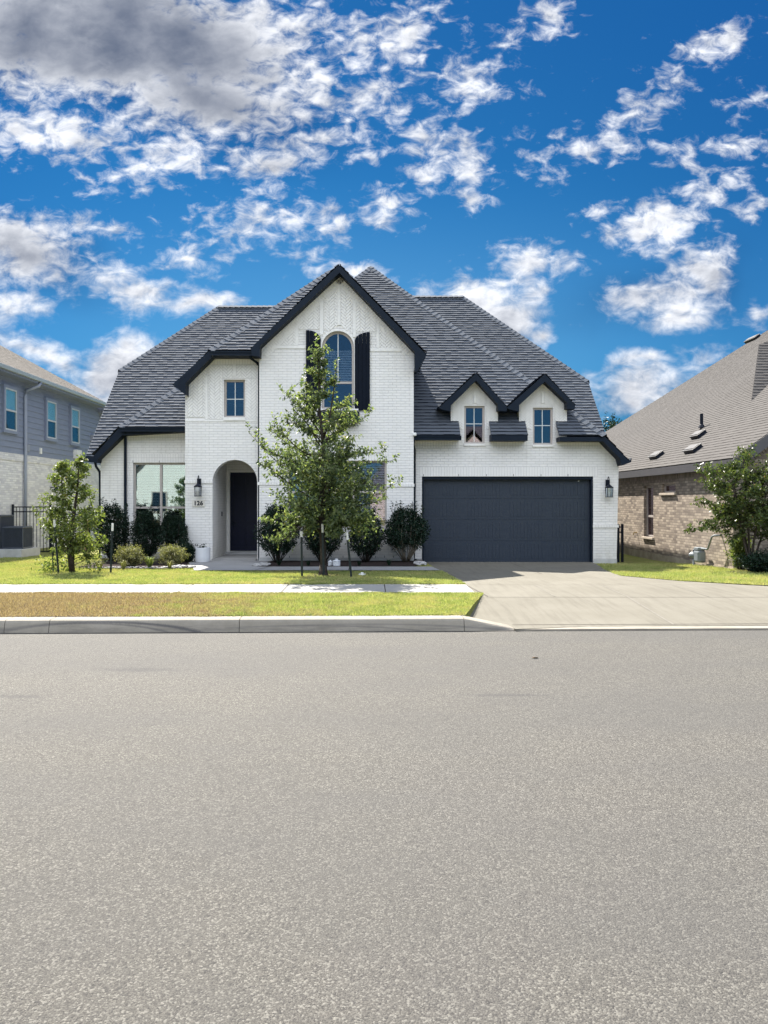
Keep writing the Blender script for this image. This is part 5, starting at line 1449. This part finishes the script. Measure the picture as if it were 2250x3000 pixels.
# strappy plants
def strap(label, loc, n, h, mat, seed, group='strappy border plants'):
    T = thing('strappy_plant', label, 'plant', loc, group); rg = np.random.default_rng(seed); mb = MB()
    for i in range(n):
        a_ = rg.uniform(0, 6.28); sp = rg.uniform(.25, .9) * h; hh = h * rg.uniform(.6, 1.1); d = Vector((math.cos(a_), math.sin(a_), 0)); s_ = Vector((-d.y, d.x, 0)) * .008
        q = [Vector(loc) + d * .02, Vector(loc) + d * sp * .45 + Vector((0, 0, hh * .8)), Vector(loc) + d * sp + Vector((0, 0, hh * .75))]
        tn = rg.uniform(.1, .9); mb.poly([q[0] - s_, q[0] + s_, q[1] + s_, q[1] - s_], tn); mb.poly([q[1] - s_, q[1] + s_, q[2]], tn)
    mb.build('blades', M[mat], T)
strap('pale striped strappy plant between the small bushy tree and the dark stake', at(292, 17.3), 40, .26, 'leaf_box', 1)
strap('pale striped strappy plant below the darker round bush', at(362, 17.6), 40, .26, 'leaf_box', 2)
strap('upright bright green strappy plant between the two round bushes', at(438, 18.0), 60, .36, 'leaf_lime', 3)
strap('pale striped strappy plant below the brighter round bush', at(497, 17.9), 36, .24, 'leaf_box', 4)
strap('low dark strappy plant in front of the shrub by the door', at(818, 18.9), 40, .18, 'leaf_dark', 5)
strap('low dark strappy plant just left of the young tree trunk', at(903, 18.8), 40, .18, 'leaf_dark', 6)
strap('low dark strappy plant right of the stake in the right bed', at(1052, 18.8), 36, .16, 'leaf_dark', 7)
strap('low dark strappy plant under the shrub with pale stems', at(1140, 18.9), 40, .20, 'leaf_dark', 8)

# grass blades over the lawns
m, t, b = new_mat('grass_blade'); o = coord(t); ox, oy, oz = t.sep(o); at_ = t.add('ShaderNodeAttribute', attribute_name='tone').outputs['Fac']
n = t.noise(o, 1.6, 6.0, .65); n3 = t.noise(o, 0.7, 3.0, .6)
gcol = t.mix(at_, (0.25, 0.31, 0.085, 1), (0.50, 0.51, 0.21, 1)); n4 = t.noise(o, 3.5, 5.0, .65)
gcol = t.mix(t.ss(t.m('MULTIPLY_ADD', n4, .6, t.m('MULTIPLY', n3, .5)), .50, .68, 0, .75), gcol, (0.52, 0.45, 0.22, 1))
gcol = t.mix(t.ss(t.noise(o, 2.2, 4.0, .6), .50, .68, 0, .5), gcol, (0.13, 0.20, 0.05, 1))
bcol = t.mix(at_, (0.22, 0.155, 0.105, 1), (0.47, 0.36, 0.25, 1))
f2 = t.noise(o, 6.0, 5.0, .65)
br = t.m('MULTIPLY', t.ss(t.m('ADD', ox, t.m('ADD', t.m('MULTIPLY_ADD', n, 9.0, -4.5), t.m('MULTIPLY_ADD', f2, 7.0, -3.5))), 0.0, -4.2, 0, .95), t.ss(oy, 13.0, 12.9))
col = dim(t, t.mix(br, gcol, bcol), .86); t.put(b.inputs['Base Color'], col); b.inputs['Roughness'].default_value = .6; b.inputs['Specular IOR Level'].default_value = .2
tr = t.add('ShaderNodeBsdfTranslucent'); t.put(tr.inputs['Color'], t.mix(.6, col, (1.5, 1.6, .6, 1), 'MULTIPLY'))
mx = t.add('ShaderNodeMixShader'); mx.inputs[0].default_value = .35; t.l.new(b.outputs[0], mx.inputs[1]); t.l.new(tr.outputs[0], mx.inputs[2]); t.l.new(mx.outputs[0], t.n['Material Output'].inputs[0])
M['blade'] = m
def blades(name, label, n, xr, yr, inside, zf, h, seed):
    rg = np.random.default_rng(seed); x = rg.uniform(xr[0], xr[1], n); y = rg.uniform(yr[0], yr[1], n)
    k = np.array([inside(a, b_) for a, b_ in zip(x, y)]); x, y = x[k], y[k]; n = len(x)
    z = np.array([zf(a, b_) for a, b_ in zip(x, y)]); a_ = rg.uniform(0, 6.28, n); hh = h * rg.uniform(.5, 1.25, n); w = rg.uniform(.004, .009, n); ln = rg.uniform(.1, .9, n) * hh; la = rg.uniform(0, 6.28, n)
    v = np.zeros((n, 3, 3)); v[:, 0] = np.stack([x - np.cos(a_) * w, y - np.sin(a_) * w, z - .005], 1); v[:, 1] = np.stack([x + np.cos(a_) * w, y + np.sin(a_) * w, z - .005], 1); v[:, 2] = np.stack([x + np.cos(la) * ln, y + np.sin(la) * ln, z + hh], 1)
    o = np_mesh(name, v.reshape(-1, 3), np.arange(3 * n).reshape(-1, 3), rg.uniform(0, 1, n), M['blade']); tag(o, label, 'grass', kind='stuff')
blades('grass', 'brown and green short grass on the verge between kerb and sidewalk', 95000, (-6.6, 1.9), (10.0, 12.52), lambda x, y: x < lerp_tab([(10.2, 1.30), (12.47, 1.88)], y) and y > kerb_y(x) + .27, lambda x, y: .172 + .02 * math.sin((y - 10) * 1.25), .032, 1)
blades('grass', 'sunlit green lawn between the sidewalk and the white house', 130000, (-10.5, 1.8), (13.93, 18.3), lambda x, y: x < lerp_tab(DL, y) + .03 and not (x > -4.2 and y > 17.22) and not (x < -4.2 and y > 17.9 + max(0, (-6.5 - x)) * 1.0), lambda x, y: gz(x, y), .036, 2)
blades('grass', 'green lawn beside the air conditioners', 40000, (-11, -6.8), (18.3, 24), lambda x, y: x < -7.2 - (y - 19) * .1, lambda x, y: gz(x, y), .05, 3)
blades('grass', 'green lawn right of the driveway beside the brown brick house', 70000, (5.4, 11.5), (13.6, 21.4), lambda x, y: x > lerp_tab(DRT, y) - .03 and not (x > 9.0 and y > 18.8), lambda x, y: gz(x, y), .05, 4)

def wob(x, k): return max(0.0, math.sin(x * 2.3 + k) * .5 + math.sin(x * 5.9 + 2 * k) * .35 + math.sin(x * 13.7 + k) * .3)
blades('grass', 'ragged grass creeping over the near edge of the sidewalk', 26000, (-6.6, 1.9), (12.44, 12.56), lambda x, y: y < 12.46 + .085 * wob(x, 1.0) and x < 1.85, lambda x, y: .172, .032, 5)
blades('grass', 'ragged grass creeping over the far edge of the sidewalk', 26000, (-7.2, 1.75), (13.86, 13.99), lambda x, y: y > 13.97 - .085 * wob(x, 4.0), lambda x, y: .170, .032, 6)
blades('grass', 'ragged grass hanging over the back of the kerb', 26000, (-6.0, 1.25), (9.85, 10.30), lambda x, y: kerb_y(x) + .30 - .05 * wob(x, 7.0) < y < kerb_y(x) + .33, lambda x, y: .170, .030, 7)

# ------------------------------------------------------------------ stakes, pot, jars, stones, leaf
M['green_steel'] = plain('dark_green_steel', (.012, .022, .022), .5, .15, 8)
def stake(label, px0, py0, px1, py1, D, capl=.17):
    a = P(px1, py1, D); a.z = gz(a.x, D) - .05; b_ = P(px0, py0, D); d = (b_ - a).normalized()
    T = thing('tree_stake', label, 'stake', a, 'steel stakes round the young trees')
    c = (a + b_) / 2; L = (b_ - a).length / 2
    mb = MB(); s_ = d.cross(Vector((0, 1, 0))).normalized(); f_ = s_.cross(d).normalized()
    mb.obox(c - d * capl / 2, s_ * .022, f_ * .004, d * (L - capl / 2)); mb.obox(c - d * capl / 2 - f_ * .014, s_ * .004, f_ * .012, d * (L - capl / 2))
    for k in range(9): mb.obox(a + d * (L * 2 * (.2 + .08 * k)) + f_ * .008, s_ * .010, f_ * .006, d * .008)
    mb.build('shaft', M['green_steel'], T)
    MB().obox(b_ - d * capl / 2, s_ * .023, f_ * .005, d * capl / 2).obox(b_ - d * capl / 2 - f_ * .0146, s_ * .0045, f_ * .0121, d * capl / 2).build('white_tip', M['white_plastic'], T)
stake('white tipped stake left of the young tree, partly under its leaves', 883, 1556, 885, 1685, 15.7, .12)
stake('white tipped stake leaning right of the young tree trunk', 1016, 1558, 1030, 1692, 15.5)
stake('stake close against the young tree trunk, only its white tip clear of the bark', 944.5, 1535, 949, 1690, 15.80, .18)
stake('white tipped stake at the left side of the small bushy tree', 159, 1522, 172, 1680, 16.6)
stake('dark stake behind the white tipped one left of the small bushy tree', 155, 1590, 156, 1672, 17.3, .03)
stake('white tipped stake standing alone right of the small bushy tree', 330, 1533, 324, 1681, 16.7)
# pot
pc = Vector((X(594, 20.3), 20.3, gz(X(594, 20.3), 20.3) + .025)); PT = thing('plant_pot', 'white round plant pot beside the arched porch', 'pot', pc)
MB().lathe(pc, [(.17, 0), (.185, .015), (.20, .12), (.202, .385), (.198, .395), (.185, .395), (.18, .34), (.0, .34)], 28).build('pot_body', M['white_ceramic'], PT, smooth=False)
MB().lathe(pc, [(.183, .342), (.183, .35), (.0, .36)], 20).build('potting_soil', M['mulch'], PT)
pp = Plant(61); pp.rg = np.random.default_rng(61)
for i in range(9):
    tw = wander(pp.rg, (pp.rg.normal() * .06, pp.rg.normal() * .06, .35), (pp.rg.normal() * .5, pp.rg.normal() * .5, 1), pp.rg.uniform(.05, .17), 3, .2); pp.leafy(tw, 5, .4)
v, f, tn = leaf_arrays(pp.pos, pp.dir, .07, .035, pp.rg); np_mesh('pot_plant', v, f, tn, M['leaf_dark'], PT)
def jar(label, px, D, w, h):
    c = Vector((X(px, D), D, gz(X(px, D), D) + .03)); J = thing('garden_jar', label, 'jar', c, 'white lidded jars behind the tree')
    MB().lathe(c, [(w * .46, 0), (w * .5, .01), (w * .5, h * .62), (w * .46, h * .66)], 18).build('jar_body', M['white_ceramic'], J)
    MB().lathe(c, [(w * .53, h * .665), (w * .53, h * .74), (w * .34, h * .82), (w * .20, h * .84), (w * .22, h), (w * .12, h * 1.02)], 18).build('jar_lid', M['white_ceramic'], J)
jar('smaller white lidded jar right of the young tree trunk', 968, 18.75, .12, .145); jar('larger white lidded jar at the edge of the right bed', 986, 18.62, .185, .18)
ic = Vector((X(1061, 16.05), 16.05, gz(X(1061, 16.05), 16.05))); IC = MB().box(ic.x - .075, ic.x + .075, ic.y - .05, ic.y + .05, ic.z - .03, ic.z + .035).obox(ic + Vector((.0, 0, .045)), (.03, 0, 0), (0, .03, 0), (0, 0, .022)).build('irrigation_cover', M['white_plastic'], bevel=.008)
tag(IC, 'small white irrigation cover in the shaded grass right of the young tree', 'cover')
def stones(name, label, centre, rx, ry, n, size, seed, mat):
    rg = random.Random(seed); mb = MB()
    for i in range(n):
        a_ = rg.uniform(0, 6.28); r_ = math.sqrt(rg.random()); x = centre[0] + rx * r_ * math.cos(a_); y = centre[1] + ry * r_ * math.sin(a_); s_ = size * rg.uniform(.6, 1.25); z = gz(x, min(y, 24)) + .03 + s_ * .2 + (1 - r_) * size * .6
        b0 = len(mb.v); k = 7
        for ring, (rr, zz_) in enumerate(((.55, -.5), (1.0, -.1), (.9, .3), (.45, .55))):
            for j in range(k):
                t_ = 6.283 * j / k + ring * .2; q_ = rr * s_ * rg.uniform(.85, 1.15); mb.v.append((x + q_ * math.cos(t_), y + q_ * .8 * math.sin(t_), z + zz_ * s_ * .8))
        for r_i in range(3):
            for j in range(k): mb.f.append((b0 + r_i * k + j, b0 + r_i * k + (j + 1) % k, b0 + (r_i + 1) * k + (j + 1) % k, b0 + (r_i + 1) * k + j)); mb.tone.append(.5)
        mb.f.append(tuple(b0 + 3 * k + j for j in range(k))); mb.tone.append(.5)
    tag(mb.build(name, mat, smooth=True), label, 'stones', kind='stuff')
M['stone'] = plain('pale_river_stone', (.36, .35, .34), .7, .25, 7, spec=.3)
stones('white_stones', 'heap of pale river stones at the foot of the downspout by the porch', (X(770, 19.2), 19.0), .20, .45, 60, .05, 3, M['stone'])
stones('white_stones', 'heap of pale river stones at the left corner of the garage', (X(1228, 20.0), 19.6), .14, .75, 50, .05, 4, M['stone'])
stones('white_stones', 'row of pale stones edging the left bed near the pot', (-4.62, 18.2), .38, .35, 70, .045, 5, M['stone'])
stones('pebbles', 'grey pebbles along the front of the left bed', (-5.7, 18.0), 1.1, .22, 160, .025, 6, plain('grey_pebble', (.30, .29, .29), .8, .3, 9))
lf = P(1566, 1930, 8.15); lf.z = .004
mb = MB()
for (s1, zz_) in ((1, .012), (-1, .020)): mb.poly([(lf.x - .035, lf.y, .006), (lf.x - .005, lf.y + .022 * s1, zz_), (lf.x + .03, lf.y + .016 * s1, zz_ * .8), (lf.x + .045, lf.y, .005)], .5)
tag(mb.build('fallen_leaf', plain('dry_leaf', (.30, .20, .11), .8, .2, 30)), 'dry curled leaf lying on the asphalt', 'leaf')
structure(MB().lathe((BX, BY, gz(BX, BY) - .02), [(.42, .0), (.38, .028), (.1, .04)], 18).build('soil_ring', M['mulch']))

# ------------------------------------------------------------------ houses across the street, seen mirrored in the windows
M['far_white'] = brick_mat('white_brick_opposite', (.78, .76, .72), (.70, .68, .65), (.58, .56, .54))
def opposite(label, xa, xb, gx, zp, wx):
    y = -21.0; O = thing('opposite_house', label, 'house', ((xa + xb) / 2, y, 0), 'houses across the street')
    MB().box(xa, xb, y - 8, y, -.2, 3.4).build('wall', M['far_white'], O)
    MB().prism([(gx - 3, -.2), (gx + 3, -.2), (gx + 3, 4.6), (gx, 7.4), (gx - 3, 4.6)], y - 5, y + .5).build('gable_wall', M['far_white'], O)
    mb = MB()
    shingles(mb, [(xa - .3, y + .4, 3.2), (xb + .3, y + .4, 3.2), (xb - 4, y - 5, zp), (xa + 4, y - 5, zp)], rnd, .3)
    shingles(mb, [(gx - 3.4, y + .8, 4.25), (gx, y + .8, 7.75), (gx, y - 4.5, 7.75), (gx - 3.4, y - 4.5, 4.25)], rnd, .3); shingles(mb, [(gx + 3.4, y + .8, 4.25), (gx, y + .8, 7.75), (gx, y - 4.5, 7.75), (gx + 3.4, y - 4.5, 4.25)], rnd, .3)
    mb.build('roof', M['roof'], O)
    for x in wx:
        w = MB().box(x - .7, x + .7, y + .50, y + .56, .8, 2.6).build('window', M['frame'], O); MB().box(x - .6, x + .6, y + .561, y + .57, .9, 2.5).build('pane', M['dark_room'], w)
opposite('white brick house across the street mirrored in the wide left window', -28, -10, -17.2, 8.2, (-18.3,))
opposite('white brick house across the street mirrored in the dormer windows', 0, 17, 8.6, 8.6, (7.5,))
